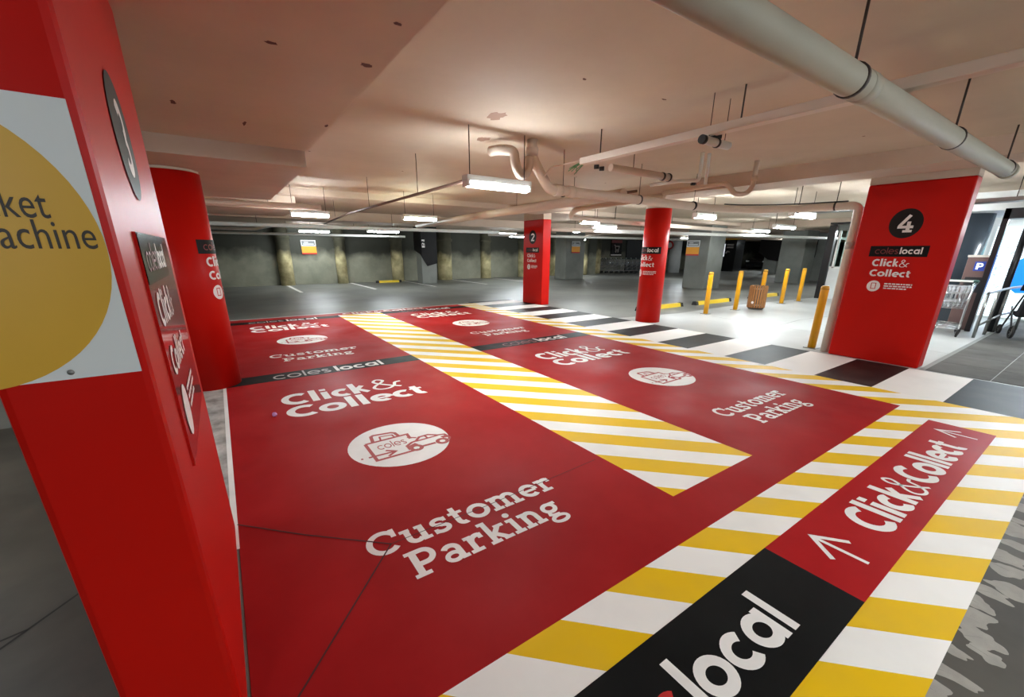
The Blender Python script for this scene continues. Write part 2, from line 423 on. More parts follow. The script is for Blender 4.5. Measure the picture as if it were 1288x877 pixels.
def geo(W):
    def f(ch):
        S = []
        def st(p, w=W): S.extend(ribbon(p, w))
        r = .35 - W / 2; adv = .72
        if ch == 'o': st(arc(.38, .35, r + .03, r, 0, 360)); adv = .78
        elif ch == 'c': st(arc(.38, .35, r + .03, r, 48, 312)); adv = .70
        elif ch == 'l': st([(.12, 1.0), (.12, 0)]); adv = .25
        elif ch == 'e': st([(.1, .35), (.70, .35)], W * .9); st([(.38 + r + .03, .35)] + arc(.38, .35, r + .03, r, 2, 312)[1:]); adv = .77
        elif ch == 's': st(arc(.26, .52, .19, .18 - W / 2, 30, 270, 12) + arc(.26, .17 + W / 8, .2, .17 - W / 2 + W / 8, 90, -150, 12)); adv = .54
        elif ch == 'a': st(arc(.38, .35, r + .03, r, 0, 360)); st([(.38 + r + .03, .70), (.38 + r + .03, 0)]); adv = .84
        return S, adv
    return f
geo_thin, geo_bold = geo(.11), geo(.19)

def letters(text, font, x0, x1, y0, cap, gap=0.03):
    """polygons of text with its left and right ends at x0 and x1, baseline y0, height cap"""
    P = []; pen = 0.0
    for ch in text:
        S, adv = font(ch)
        P += [[(px + pen, py) for px, py in q] for q in S]; pen += adv + gap
    lo = min(px for q in P for px, _ in q); hi = max(px for q in P for px, _ in q)
    k = (x1 - x0) / (hi - lo)
    return [[(x0 + (px - lo) * k, y0 + py * cap) for px, py in q] for q in P]

def sheet(polys, mp, name, m, parent=None):
    """flat painted / vinyl shapes laid onto the surface mp(a,b)->xyz"""
    b = MB(); k = 0; prev = None
    lift = 3e-5 if any(w in name for w in ('letter', 'drawing', 'slogan', 'ampersand', 'numeral', 'arrow', 'icon', 'symbol', 'splash')) else 0.0
    for q in polys:
        if prev is not None and not (len(q) == len(prev) and max(abs(q[0][0] - prev[1][0]), abs(q[0][1] - prev[1][1])) < 1e-7): k = (k + 1) % 24
        prev = q
        ar = sum(q[i][0] * q[(i + 1) % len(q)][1] - q[(i + 1) % len(q)][0] * q[i][1] for i in range(len(q)))
        P3 = [Vector(mp(*p)) for p in (q if ar > 0 else q[::-1])]
        nr = (P3[1] - P3[0]).cross(P3[2] - P3[0])
        if nr.length > 0: nr.normalize()
        b.add([p + nr * (k * lift) for p in P3], [tuple(range(len(q)))])      # each brush stroke a hair above the one before
    me = bpy.data.meshes.new(name); me.from_pydata(b.v, [], b.f); me.update(); me.materials.append(m)
    o = bpy.data.objects.new(name, me); col.objects.link(o)
    if parent is not None: o.parent = parent
    return o
def disc_polys(cx, cy, rx, ry, n=48):
    out = []
    p = arc(cx, cy, rx, ry, 0, 360, n)
    for i in range(n // 2):
        a, b, c, d = p[i], p[i + 1], p[n - i - 1], p[n - i]
        k = 8
        for j in range(k):
            t0, t1 = j / k, (j + 1) / k
            f = lambda u, v, t: (u[0] + (v[0] - u[0]) * t, u[1] + (v[1] - u[1]) * t)
            out.append([f(a, d, t0), f(b, c, t0), f(b, c, t1), f(a, d, t1)])
    return out
def grid_polys(x0, x1, y0, y1, n=20):
    return [[(x0 + (x1 - x0) * i / n, y0), (x0 + (x1 - x0) * (i + 1) / n, y0), (x0 + (x1 - x0) * (i + 1) / n, y1), (x0 + (x1 - x0) * i / n, y1)] for i in range(n)]

# ------------------------------------------------------------------ camera
f_px, cy = 517.578, 482.561
Fw = Vector((0.54008277, 0.7835673, -0.3071366)).normalized()
Rt = Vector((0.8243693, -0.566025, 0.00556422)); Rt = (Rt - Fw * Rt.dot(Fw)).normalized()
Up = Rt.cross(Fw)
cam = bpy.data.cameras.new('camera'); cam_o = bpy.data.objects.new('camera', cam); col.objects.link(cam_o)
mw = Matrix(((Rt.x, Up.x, -Fw.x, 0), (Rt.y, Up.y, -Fw.y, 0), (Rt.z, Up.z, -Fw.z, 1.5), (0, 0, 0, 1)))
cam_o.matrix_world = mw
cam.sensor_fit = 'HORIZONTAL'; cam.sensor_width = 36; cam.lens = f_px / 1288 * 36
cam.shift_y = (cy - 438.5) / 1288; cam.clip_start = 0.02; cam.clip_end = 200
scene.camera = cam_o

# ------------------------------------------------------------------ room shell
CZ = 2.64
def slab_obj(name, m, *b, ch=0.0): return struct(MB().box(*b, ch).build(name, m))
slab_obj('floor', M['floor'], -10, 48, -9, 26, -0.3, 0.0)
fl = MB().prism([(7.54, 1.3), (17.0, 1.3), (17.0, 6.05), (12.5, 6.4), (9.5, 6.3), (7.54, 6.6)], 0, 0.0015)
struct(fl.build('floor_polished', M['floor_pale']))
struct(MB().box(-10, -0.42, -9, 5.2, 0, 0.0015).build('floor_dark', M['floor_dark']))
struct(MB().box(-.42, 7.4, -9, 0.03, 0, 0.0015).build('floor_front', M['floor_dark']))
pv = MB()
for i in range(12):
    for j in range(7):
        x = 7.62 + i * .8; y = 1.24 - j * .6
        pv.box(x, x + .79, y - .59, y, 0, 0.004)
struct(pv.build('floor_pavers', M['pavers']))
slab_obj('ceiling', M['ceiling'], -10, 48, -9, 9.6, CZ, CZ + .3)
slab_obj('ceiling_far', M['ceiling_beam'], -10, 48, 9.6, 26, 2.52, CZ + .3)
slab_obj('ceiling_band', M['ceiling'], -10, 0.88, -9, 4.74, 2.39, CZ)
slab_obj('ceiling_drop', M['ceiling_beam'], -10, 0.86, 4.74, 8.1, 2.25, CZ)
slab_obj('trim_1', M['ceiling_beam'], 6.73, 7.42, -9, 9.6, 2.45, CZ)      # downstand beam along the pillars
slab_obj('trim_2', M['ceiling_beam'], -10, 1.5, 9.9, 12.0, 2.26, 2.52)
slab_obj('trim_3', M['ceiling_beam'], -10, 40, 13.0, 14.2, 2.28, 2.52)    # far downstand beam
slab_obj('trim_4', M['white_wall'], 12.6, 48, -9, 3.3, 2.3, CZ)           # bulkhead over the shop entrance
slab_obj('trim_5', M['ceiling_beam'], 18, 19, -9, 26, 2.40, CZ)
slab_obj('wall_back', M['wall'], -10, 21.0, 21.0, 21.4, 0, 2.55)
slab_obj('wall_back_return', M['wall'], 21.0, 21.4, 21.0, 25, 0, 2.55)
slab_obj('wall_back_far', M['wall'], 21.4, 48, 22.6, 23, 0, 2.55)
slab_obj('wall_left', M['wall'], -10.3, -10, -9, 26, 0, 2.9)
slab_obj('wall_front', M['wall'], -10, 48, -9.3, -9, 0, 2.9)
slab_obj('wall_right', M['wall'], 48, 48.3, -9, 26, 0, 2.9)
slab_obj('wall_shop', M['white_wall'], 15.35, 15.6, -9, 3.4, 0, 2.6)
slab_obj('wall_lobby', M['white_wall'], 17.5, 22.0, 3.3, 3.5, 0, 2.6)

# floor joints and worn paint
def joint(name, pts, m, w=.012, z=.0025):
    return sheet(ribbon(pts, w), lambda a, b: (a, b, z), name, m)
struct(joint('floor_joint', [(-3.0, -0.2), (-0.9, 2.2), (-0.42, 2.75)], M['joint']))
struct(joint('floor_joint', [(-0.9, 2.2), (-4, 1.5)], M['joint']))
struct(joint('floor_joint', [(8.0, 3.9), (11, 4.1), (16, 3.5)], M['joint'], .01, .003))
struct(joint('floor_joint', [(9.2, 1.3), (9.8, 5.9)], M['joint'], .008, .003))
for x0, x1, y0, y1 in ((2.3, 2.42, 17.0, 20.9), (5.0, 5.12, 17.0, 20.9), (7.6, 7.72, 17, 20.9), (10.2, 10.32, 17, 20.9), (12.8, 12.92, 17, 20.9)):
    o = sheet([[(x0, y0), (x1, y0), (x1, y1), (x0, y1)]], lambda a, b: (a, b, .002), 'bay_line', M['floor_white'])
    tag(o, None, None, 'white bay lines by the back wall'); struct(o)

# ------------------------------------------------------------------ painted floor
FZ = 0.003
def floor_map(z): return lambda a, b: (a, b, z)
def paint(polyg, name, m, parent=None, z=FZ, z0=0.0005):
    return MB().prism(polyg, z0, z).build(name, m, parent)
def rectp(x0, x1, y0, y1): return [(x0, y0), (x1, y0), (x1, y1), (x0, y1)]

def emblem(cx, cy, r, parent):
    o = sheet(disc_polys(cx, cy, r, r), floor_map(FZ + .0012), 'emblem_disc', M['floor_white'], parent)
    t = lambda p: [(cx + x * r, cy + y * r) for x, y in p]
    w = .055 * r
    P = []
    P += ribbon(t([(-.62, .28), (-.62, -.52), (.2, -.50)]), w * 1.2) + ribbon(t([(-.62, .28), (.26, .30), (.24, .05)]), w * 1.2)
    P += ribbon(t([(-.46, .30), (-.42, .58), (-.36, .62), (.0, .56), (.06, .50), (.08, .30)]), w * 1.3)
    P += ribbon(t([(-.3, .30), (-.27, .48), (-.02, .44), (-.01, .30)]), w * .7)
    P += ribbon(t([(-.86, -.31), (-.82, -.31)]), w) + ribbon(t([(-.72, -.32), (-.22, -.33)]), w) + ribbon(t([(-.36, -.2), (-.2, -.33), (-.38, -.46)]), w)
    P += ribbon(t([(.2, .14), (.36, .02)]), w * .9)
    sheet(P, floor_map(FZ + .0024), 'bag_drawing', M['red_line'], o)
    C = []
    body = [(.06, -.44), (.06, -.24), (.20, -.14), (.30, -.12), (.42, .02), (.62, .03), (.78, -.10), (.92, -.14), (.95, -.34), (.90, -.42)]
    C += ribbon(t(body), w * 1.1)
    C += ribbon(t([(.06, -.36), (.12, -.36)]), w) + ribbon(t([(.3, -.42), (.6, -.42)]), w * 1.3) + ribbon(t([(.28, -.14), (.78, -.12)]), w) + ribbon(t([(.54, .02), (.55, -.14)]), w * .8)
    C += [[(cx + a * r, cy + b * r) for a, b in q] for q in ribbon(arc(.19, -.42, .10, .10, 0, 360), .08) + ribbon(arc(.75, -.42, .10, .10, 0, 360), .08)]
    C += [[(cx + a * r, cy + b * r) for a, b in q] for q in [[(.08, -.26), (.24, -.2), (.28, -.3), (.1, -.36)], [(.8, -.2), (.92, -.2), (.93, -.32), (.82, -.3)]]]
    sheet(C, floor_map(FZ + .0024), 'car_drawing', M['red_line'], o)
    sheet(letters('coles', geo_thin, cx - .46 * r, cx + .12 * r, cy - .12 * r, .30 * r), floor_map(FZ + .0024), 'bag_lettering', M['red_line'], o)
    return o

def bay(poly, hx0, hx1, hy0, hy1, dx, click_y, coll_y, ec, cust_y, park_y, label, strip_far=False):
    root = paint(poly, 'parking_bay', M['floor_red'])
    tag(root, label, 'parking bay', 'red collection bays')
    sheet(letters('Click', sans, .30 + dx, 1.17 + dx, click_y, .365), floor_map(FZ + .0012), 'lettering', M['floor_white'], root)
    sheet(letters('&', sans, 1.21 + dx, 1.57 + dx, click_y - .01, .40), floor_map(FZ + .0012), 'ampersand', M['floor_white'], root)
    sheet(letters('Collect', sans, .30 + dx, 1.68 + dx, coll_y, .325), floor_map(FZ + .0012), 'lettering', M['floor_white'], root)
    emblem(ec[0], ec[1], .40, root)
    sheet(letters('Customer', slab, .39 + dx, 1.62 + dx, cust_y, .20, .02), floor_map(FZ + .0012), 'lettering', M['floor_white'], root)
    sheet(letters('Parking', slab, .53 + dx, 1.48 + dx, park_y, .20, .02), floor_map(FZ + .0012), 'lettering', M['floor_white'], root)
    hs = paint(rectp(hx0, hx1, hy0, hy1), 'header_strip', M['floor_black'], root, FZ + .001)
    tag(hs, 'black header strip')
    return root, hs
def header_text(hs, dx, y, cap, m='floor_silver'):
    sheet(letters('coles', geo_thin, .32 + dx, .98 + dx, y, cap), floor_map(FZ + .0022), 'thin_lettering', M[m], hs)
    sheet(letters('local', geo_bold, 1.04 + dx, 1.66 + dx, y, cap), floor_map(FZ + .0022), 'bold_lettering', M['floor_white'], hs)

bA, h = bay(rectp(-.16, 2.16, 1.0, 5.46), -.16, 2.16, 5.46, 5.80, 0, 4.46, 4.075, (.98, 3.03), 1.80, 1.555,
            'nearest red bay, cracked across its near left corner, large Customer Parking lettering in the foreground')
header_text(h, 0, 5.51, .26)
sheet(ribbon([(-.16, 2.52), (.14, 2.21), (.51, 1.87)], .009) + ribbon([(.51, 1.87), (.25, 1.58), (-.01, 1.29), (-.16, 1.13)], .008), floor_map(FZ + .002), 'crack', M['crack'], bA)
sheet(ribbon([(.51, 1.87), (1.1, 1.88), (2.1, 1.93)], .005), floor_map(FZ + .002), 'crack', M['crack'], bA)
bB, h = bay([(2.16, 1.0), (5.55, 1.0), (5.55, 5.46), (3.16, 5.46), (3.16, 1.30), (2.16, 1.30)], 3.16, 5.55, 5.46, 5.80, 3.36, 4.46, 4.08, (4.38, 3.03), 1.82, 1.56,
            'right near red bay between the yellow hatched strip and the black and white crossing')
header_text(h, 3.36, 5.51, .26, 'dull_red_text')
bC, h = bay(rectp(-.16, 2.16, 5.80, 10.17), -.16, 2.16, 10.17, 10.50, 0, 9.40, 9.05, (1.0, 7.9), 6.70, 6.40,
            'left far red bay just beyond the round red column at left')
header_text(h, 0, 10.21, .26)
bD, h = bay(rectp(3.16, 5.55, 5.80, 10.17), 3.16, 5.55, 10.17, 10.50, 3.34, 9.40, 9.05, (4.32, 7.85), 6.70, 6.42,
            'right far red bay ending before the red pillar numbered 2')
header_text(h, 3.34, 10.21, .26, 'dull_red_text')
hat = tag(paint(rectp(2.16, 3.16, 1.30, 10.50), 'hatched_strip', M['hatch']), 'yellow and white hatched strip running between the left and right red bays', 'floor marking')
far = tag(paint(rectp(-.16, 5.55, 10.50, 10.86), 'end_banner', M['banner_red']), 'thin red banner with white lettering painted across the far end of the bays', 'floor marking')
sheet(letters('Click&Collect', sans, 2.3, 4.4, 10.57, .2), floor_map(FZ + .0012), 'lettering', M['floor_white'], far)
sheet([rectp(-.4, 6.07, 10.86, 10.98)], floor_map(FZ), 'edge_line', M['floor_silver'], far)
border = tag(paint([(-.16, .03), (6.07, .03), (6.07, 10.86), (5.55, 10.86), (5.55, 1.0), (-.16, 1.0)], 'hatched_border', M['hatch']),
             'wide yellow and white hatched border along the front and right edges of the red bays', 'floor marking')
ban = tag(paint(rectp(-.1, 2.14, .30, .73), 'front_banner', M['floor_black'], None, FZ + .0015), 'long black and red banner with arrows lying on the hatched border in the foreground', 'floor marking')
rp = paint(rectp(2.14, 5.28, .30, .73), 'red_panel', M['banner_red'], ban, FZ + .0015); tag(rp, 'red half with Click and Collect lettering')
sheet(letters('Click&Collect', sans, 2.80, 4.72, .39, .235, .0), floor_map(FZ + .0028), 'lettering', M['floor_white'], rp)
for ax, s in ((2.455, 1.0), (5.03, .82)):
    P = ribbon([(ax, .375), (ax, .63)], .024 * s) + ribbon([(ax - .115 * s, .49), (ax, .63), (ax + .115 * s, .49)], .026 * s)
    sheet(P, floor_map(FZ + .0028), 'arrow', M['floor_white'], rp)
sheet(letters('coles', geo_thin, .36, 1.09, .41, .22), floor_map(FZ + .0028), 'red_lettering', M['red_text'], ban)
sheet(letters('local', geo_bold, 1.125, 1.765, .41, .225, .01), floor_map(FZ + .0028), 'white_lettering', M['floor_white'], ban)
zeb = tag(paint(rectp(6.07, 7.55, -1.6, 11.2), 'crossing', M['zebra']), 'black and white striped pedestrian crossing running from pillar 2 past pillar 4', 'floor marking')

def flake(cx, cy, rx, ry, n=14):
    p = [(cx + rx * random.uniform(.6, 1.2) * math.cos(2 * math.pi * i / n), cy + ry * random.uniform(.6, 1.2) * math.sin(2 * math.pi * i / n)) for i in range(n)]
    return [[(cx, cy), p[i], p[(i + 1) % n]] for i in range(n)]
M['flake'] = mat('ceiling_mark', (92, 56, 46), 0.8)
for cx, cy_, cz, rx, ry in ((.79, 2.46, 2.389, .035, .03), (.37, 2.47, 2.389, .03, .02), (-.06, 3.73, 2.389, .018, .05), (.34, 4.01, 2.389, .012, .07), (.85, 3.72, 2.389, .015, .04), (.78, 1.98, 2.389, .02, .015), (2.32, 2.5, 2.639, .02, .015), (3.11, 2.43, 2.639, .025, .012)):
    struct(sheet(flake(cx, cy_, rx, ry), lambda a, b: (a, b, cz), 'ceiling_mark', M['flake']))
M['patch'] = mat('ceiling_patch', (150, 116, 96), 0.8)
struct(sheet(flake(2.26, 3.55, .09, .13, 20), lambda a, b: (a, b, 2.6385), 'ceiling_patch', M['patch']))
struct(sheet(flake(2.58, 4.31, .07, .10, 20), lambda a, b: (a, b, 2.6385), 'ceiling_patch', M['patch']))
# worn white edge paint
def blotch(cx, cy, rx, ry, n=40):
    p = []
    ph = [random.uniform(0, 6.28) for _ in range(4)]
    for i in range(n):
        a = 2 * math.pi * i / n; k = .85 + .16 * math.sin(2 * a + ph[0]) + .12 * math.sin(3 * a + ph[1]) + .08 * math.sin(5 * a + ph[2]) + .05 * math.sin(8 * a + ph[3])
        p.append((cx + rx * k * math.cos(a), cy + ry * k * math.sin(a)))
    return [[(cx, cy), p[i], p[(i + 1) % n]] for i in range(n)]
P = []
for i in range(26):
    x = 1.75 + i * .12 + random.uniform(-.04, .04)
    P += blotch(x, .03 - abs(random.gauss(0, .06)), random.uniform(.03, .08), random.uniform(.04, .15))
M['splash'] = mat('worn_white_splash', (156, 151, 143), 0.7, 0, 0.3, 14)
tag(sheet(P, floor_map(.0017), 'paint_splash', M['splash']), 'ragged white paint splashes on grey floor along the front edge of the border', 'paint splash', None, 'stuff')
M['worn'] = concrete('worn_white_edge', (120, 116, 110), (206, 202, 196), 5.0, 0.6, 0.08, 0.2)
ed = tag(paint(rectp(-.42, -.185, 1.3, 5.5), 'worn_edge_strip', M['worn'], None, .002), 'worn grey and white strip of floor between the big red pillar and the nearest bay', 'floor marking')
sheet([rectp(-.19, -.158, 2.28, 5.5)], floor_map(FZ + .0004), 'edge_line', M['floor_white'], ed)

sc_ = MB()
bm = bmesh.new(); bmesh.ops.create_icosphere(bm, subdivisions=2, radius=.022)
for v in bm.verts: v.co *= random.uniform(.8, 1.15)
bm.verts.index_update()
sc_.add([v.co[:] for v in bm.verts], [tuple(v.index for v in f.verts) for f in bm.faces]); bm.free()
tag(sc_.build('paper_scrap', M['scrap'], None, (.20, 4.22, .022)), 'tiny crumpled pinkish purple scrap on the nearest red bay', 'scrap')

# ------------------------------------------------------------------ red pillars with signs
def small_print(mp, x0, x1, ys, parent):
    P = []
    rnd = random.Random(3)
    for y in ys:
        x = x0; end = x1 * 1.0 - rnd.uniform(0, .25) * (x1 - x0)
        while x < end:
            w = rnd.uniform(.018, .05); P += grid_polys(x, min(x + w, end), y, y + .016, 2); x += w + .008
    sheet(P, mp, 'small_print', M['white'], parent)
def pillar_signs(root, mp, num=None, dz=0.0, strip_m='black'):
    """mp(s,t,d): s to the reader's right from the sign's middle line, t height, d lift"""
    if num:
        d = sheet(disc_polys(0, 1.873 + dz, .172, .185), lambda a, b: mp(a, b, .003), 'number_disc', M['disc'], root)
        sheet(letters(num, sans, -.075, .085, 1.765 + dz, .21), lambda a, b: mp(a, b, .0045), 'numeral', M['white'], d)
    st = sheet(grid_polys(-.305, .305, 1.452 + dz, 1.592 + dz), lambda a, b: mp(a, b, .003), 'name_strip', M[strip_m], root)
    sheet(letters('coles', geo_thin, -.245, .005, 1.487 + dz, .085), lambda a, b: mp(a, b, .0045), 'thin_lettering', M['dull_red_text'], st)
    sheet(letters('local', geo_bold, .02, .245, 1.487 + dz, .085), lambda a, b: mp(a, b, .0045), 'bold_lettering', M['white'], st)
    sl = sheet(letters('Click', sans, -.245, .04, 1.325 + dz, .095), lambda a, b: mp(a, b, .003), 'slogan', M['white'], root)
    sheet(letters('&', sans, .05, .15, 1.32 + dz, .095), lambda a, b: mp(a, b, .003), 'ampersand', M['white'], sl)
    sheet(letters('Collect', sans, -.245, .19, 1.19 + dz, .09), lambda a, b: mp(a, b, .003), 'slogan_line', M['white'], sl)
    bd = sheet(disc_polys(-.165, 1.055 + dz, .075, .075, 32), lambda a, b: mp(a, b, .003), 'phone_badge', M['white'], root)
    sheet(ribbon([(-.19, 1.02 + dz), (-.19, 1.095 + dz), (-.14, 1.095 + dz), (-.14, 1.02 + dz), (-.19, 1.02 + dz)], .009), lambda a, b: mp(a, b, .0045), 'phone_icon', M['red_text'], bd)
    small_print(lambda a, b: mp(a, b, .003), -.05, .26, (1.085 + dz, 1.055 + dz, 1.025 + dz), root)

def pier(x0, x1, y0, y1, label, top):
    r = MB().box(x0, x1, y0, y1, 0, top, .018).build('red_pillar', M['red'])
    tag(r, label, 'pillar', 'red sign pillars')
    MB().box(x0 + .004, x1 - .004, y0 + .004, y1 - .004, top, CZ).build('unpainted_top', M['ceiling_beam'], r)
    return r
def column(cx, cy_, rad, label, top, zt):
    r = MB().lathe([(rad, 0), (rad, top)], (cx, cy_, 0), 48).build('red_column', M['red'])
    tag(r, label, 'column', 'round red columns')
    if zt > top: MB().lathe([(rad - .003, top), (rad - .003, zt)], (cx, cy_, 0), 48).build('unpainted_top', M['ceiling_beam'], r)
    return r
# pillar 4 (face towards -X)
p4 = pier(7.6, 7.86, 1.32, 2.36, 'large red rectangular pillar with a number 4 disc at right', 2.385)
pillar_signs(p4, lambda s, t, d: (7.6 - d, 1.86 - s, t), '4')
p2 = pier(7.55, 7.83, 9.48, 10.40, 'small far red rectangular pillar with a number 2 disc', 2.33)
pillar_signs(p2, lambda s, t, d: (7.55 - d, 9.95 - s, t), '2')
p3 = pier(-.418, -.17, 1.24, 2.50, 'huge red pillar at the left edge carrying a white ticket machine plate and a number 3 disc', 2.39)
# its side towards +X
d3 = sheet(disc_polys(1.80, 1.81, .165, .168), lambda a, b: (-.17 + .003, a, b), 'number_disc', M['disc'], p3)
sheet(letters('3', sans, 1.745, 1.86, 1.71, .20), lambda a, b: (-.17 + .0045, a, b), 'numeral', M['white'], d3)
pn = MB().box(-.17, -.163, 1.49, 2.30, .86, 1.542).build('side_panel', mat('glossy_red_panel', (188, 30, 24), 0.08, 0, 0.05, coat=0.6), p3)
tag(pn, 'thin glossy sign panel')
mp3 = lambda s, t, d: (-.163 + d, 1.80 + s, t)
st3 = sheet(grid_polys(-.305, .305, 1.405, 1.540), lambda a, b: mp3(a, b, .002), 'name_strip', M['gloss_black'], pn)
sheet(letters('coles', geo_thin, -.245, .005, 1.437, .08), lambda a, b: mp3(a, b, .0035), 'thin_lettering', M['dull_red_text'], st3)
sheet(letters('local', geo_bold, .02, .245, 1.437, .08), lambda a, b: mp3(a, b, .0035), 'bold_lettering', M['white'], st3)
sl3 = sheet(letters('Click&', sans, -.245, .15, 1.28, .10), lambda a, b: mp3(a, b, .002), 'slogan', M['white'], pn)
sheet(letters('Collect', sans, -.245, .19, 1.13, .09), lambda a, b: mp3(a, b, .002), 'slogan_line', M['white'], sl3)
sheet(disc_polys(-.165, 1.0, .075, .085, 32), lambda a, b: mp3(a, b, .002), 'phone_badge', M['white'], pn)
small_print(lambda a, b: mp3(a, b, .002), -.05, .26, (1.03, 1.0, .97), pn)
# ticket machine plate on its near face
PX0, PX1, PZ0, PZ1 = -.66, -.187, 1.231, 1.771
pl = MB().box(PX0, PX1, 1.236, 1.24, PZ0, PZ1).build('notice_plate', M['plate'], p3)
mpp = lambda d: (lambda a, b: (a, 1.236 - d, b))
cxp, rp_ = -.43, .245
dp_ = []
for q in disc_polys(cxp, 1.497, .243, .272, 64):
    dp_.append(q)
dsc = sheet(dp_, mpp(.001), 'ochre_disc', M['ochre'], pl)
for txt, x, z in (('Ticket', -.384, 1.556), ('Machine', -.378, 1.499)):
    cu = bpy.data.curves.new('t', 'FONT'); cu.body = txt; cu.size = .079; cu.space_character = 1.02; cu.resolution_u = 4
    to = bpy.data.objects.new('t', cu); col.objects.link(to)
    bpy.context.view_layer.update()
    me = bpy.data.meshes.new_from_object(to.evaluated_get(bpy.context.evaluated_depsgraph_get()))
    bpy.data.objects.remove(to)
    wid = max(v.co.x for v in me.vertices)
    tgt = (-.255 if txt == 'Ticket' else -.199) - x
    for v in me.vertices: v.co = Vector((x + v.co.x * tgt / wid, 1.236 - .0022, z + v.co.y))
    me.materials.clear(); me.materials.append(M['text_dark'])
    lo = bpy.data.objects.new('lettering', me); col.objects.link(lo); lo.parent = dsc
for sx in (-.300, -.56):
    for sz in (1.246, 1.756):
        MB().lathe([(0, -.004), (.004, -.004), (.006, -.001), (.006, 0)], (sx, 1.236, sz), 14, True, 'Y').build('screw', M['steel'], pl)
# round columns
c3 = column(-.27, 5.71, .27, 'round red column behind the big left pillar', 2.225, 2.25)
def cmap(cx, cy_, rad, a_mid): return lambda s, t, d: (cx + (rad + d) * math.cos(a_mid + s / rad), cy_ + (rad + d) * math.sin(a_mid + s / rad), t)
pillar_signs(c3, cmap(-.27, 5.71, .27, R(2)))
c1 = column(7.82, 5.95, .262, 'round red column between pillars 2 and 4 beside the crossing', 2.35, CZ)
pillar_signs(c1, cmap(7.82, 5.95, .262, R(180)))

# ------------------------------------------------------------------ background columns and wall furniture
PIL = [(2.13, 2.70), (4.50, 4.97), (7.11, 7.69), (9.6, 10.36), (12.25, 12.84), (14.84, 15.4), (17.3, 17.9), (19.8, 20.4)]
for i, (a, b) in enumerate(PIL):
    r = (b - a) / 2
    lab = ['stained round pier on the back wall left of the orange notice', 'stained round pier on the back wall right of the orange notice', 'stained round pier just left of the black-topped column',
           'broad stained round pier just right of the black-topped column', 'slim stained pier second right of the black-topped column', 'stained pier seen just left of the red pillar numbered 2',
           'stained pier hidden behind the red pillar numbered 2', 'pale stained pier right of the red pillar numbered 2'][i]
    o = MB().lathe([(r * 1.0, 0), (r * .98, 1.2), (r * .97, 1.92), (r * 1.12, 1.94), (r * 1.12, 2.06), (r * .97, 2.08), (r * .97, 2.52)], ((a + b) / 2, 21.0 - r * .35, 0), 28).build('wall_pier', M['pilaster'])
    tag(o, lab, 'pier', 'round piers along the back wall')
lp = MB().lathe([(.55, 0), (.55, 2.515)], (22.0, 21.9, 0), 28).build('corner_pier', M['pilaster'])
tag(lp, 'pale yellowish corner pier between pillar 2 and the trolley recess', 'pier')

def grey_column(x0, x1, y0, y1, label, top=2.55):
    o = MB().box(x0, x1, y0, y1, 0, top, .02).build('concrete_column', M['grey_col'])
    return tag(o, label, 'column', 'grey concrete columns')
k1 = grey_column(7.78, 8.52, 18.7, 19.3, 'grey concrete column with a pointed black top marked B1')
MB().extrude([(18.62, 2.52), (19.32, 2.52), (19.32, 1.5), (18.62, 1.32)], lambda a, b, d: (d, a, b), 7.70, 7.775).build('black_side_panel', M['black'], k1)
b1 = MB().extrude([(7.72, 2.52), (8.55, 2.52), (8.53, .92), (8.05, .80), (7.72, 1.32)], lambda a, b, d: (a, d, b), 18.62, 18.69).build('black_pointed_panel', M['black'], k1)
sheet([[(y, z) for z, y in q][::-1] for q in letters('B1', sans, 1.62, 1.96, 0, .14)], lambda a, b: (7.80 + a, 18.615, b), 'lettering', M['white'], b1)
k2 = grey_column(15.55, 16.9, 17.5, 18.4, 'grey concrete column right of pillar 2 with an orange notice on its corner')
def notice(parent, mp, w, h):
    """white notice over an orange board with a red foot; mp(a,b,d) from its lower left corner"""
    o = sheet(grid_polys(0, w, h * .58, h, 2), lambda a, b: mp(a, b, .006), 'white_panel', M['plate'], parent)
    sheet(grid_polys(.06 * w, .94 * w, h * .63, h * .94, 2), lambda a, b: mp(a, b, .009), 'grey_print', mat('notice_grey', (120, 122, 124), .5), o)
    sheet(ribbon([(.14 * w, h * .72), (.86 * w, h * .72)], .06 * h) + ribbon([(.2 * w, h * .84), (.5 * w, h * .84)], .05 * h), lambda a, b: mp(a, b, .011), 'print', M['plate'], o)
    sheet(grid_polys(0, w, h * .10, h * .56, 2), lambda a, b: mp(a, b, .006), 'orange_panel', M['orange'], parent)
    sheet(grid_polys(0, w, 0, h * .10, 2), lambda a, b: mp(a, b, .006), 'red_edge', M['red_text'], parent)
nb = tag(MB().box(15.9, 16.5, 17.46, 17.5, 1.4, 2.0).build('notice_board', M['steel']), 'orange notice on the grey column right of pillar 2', 'notice')
notice(nb, lambda a, b, d: (15.9 + a, 17.46 - d, 1.4 + b), .6, .6)
nb = tag(MB().box(3.15, 3.75, 20.94, 21.0, 1.30, 1.90).build('notice_board', M['steel']), 'white over orange notice on the far back wall between two piers', 'notice')
notice(nb, lambda a, b, d: (3.15 + a, 20.94 - d, 1.30 + b), .6, .6)
k5 = grey_column(16.6, 17.75, 10.0, 11.02, 'grey concrete column with a white and orange notice right of the round red column')
nb = tag(MB().box(16.56, 16.6, 10.40, 11.0, 1.35, 1.97).build('notice_board', M['steel']), 'white over orange notice on the grey column behind the first bollard', 'notice')
notice(nb, lambda a, b, d: (16.56 - d, 11.0 - a, 1.35 + b), .6, .6)
k6 = grey_column(24.0, 25.3, 9.43, 10.55, 'wide grey concrete column behind the right bollards')
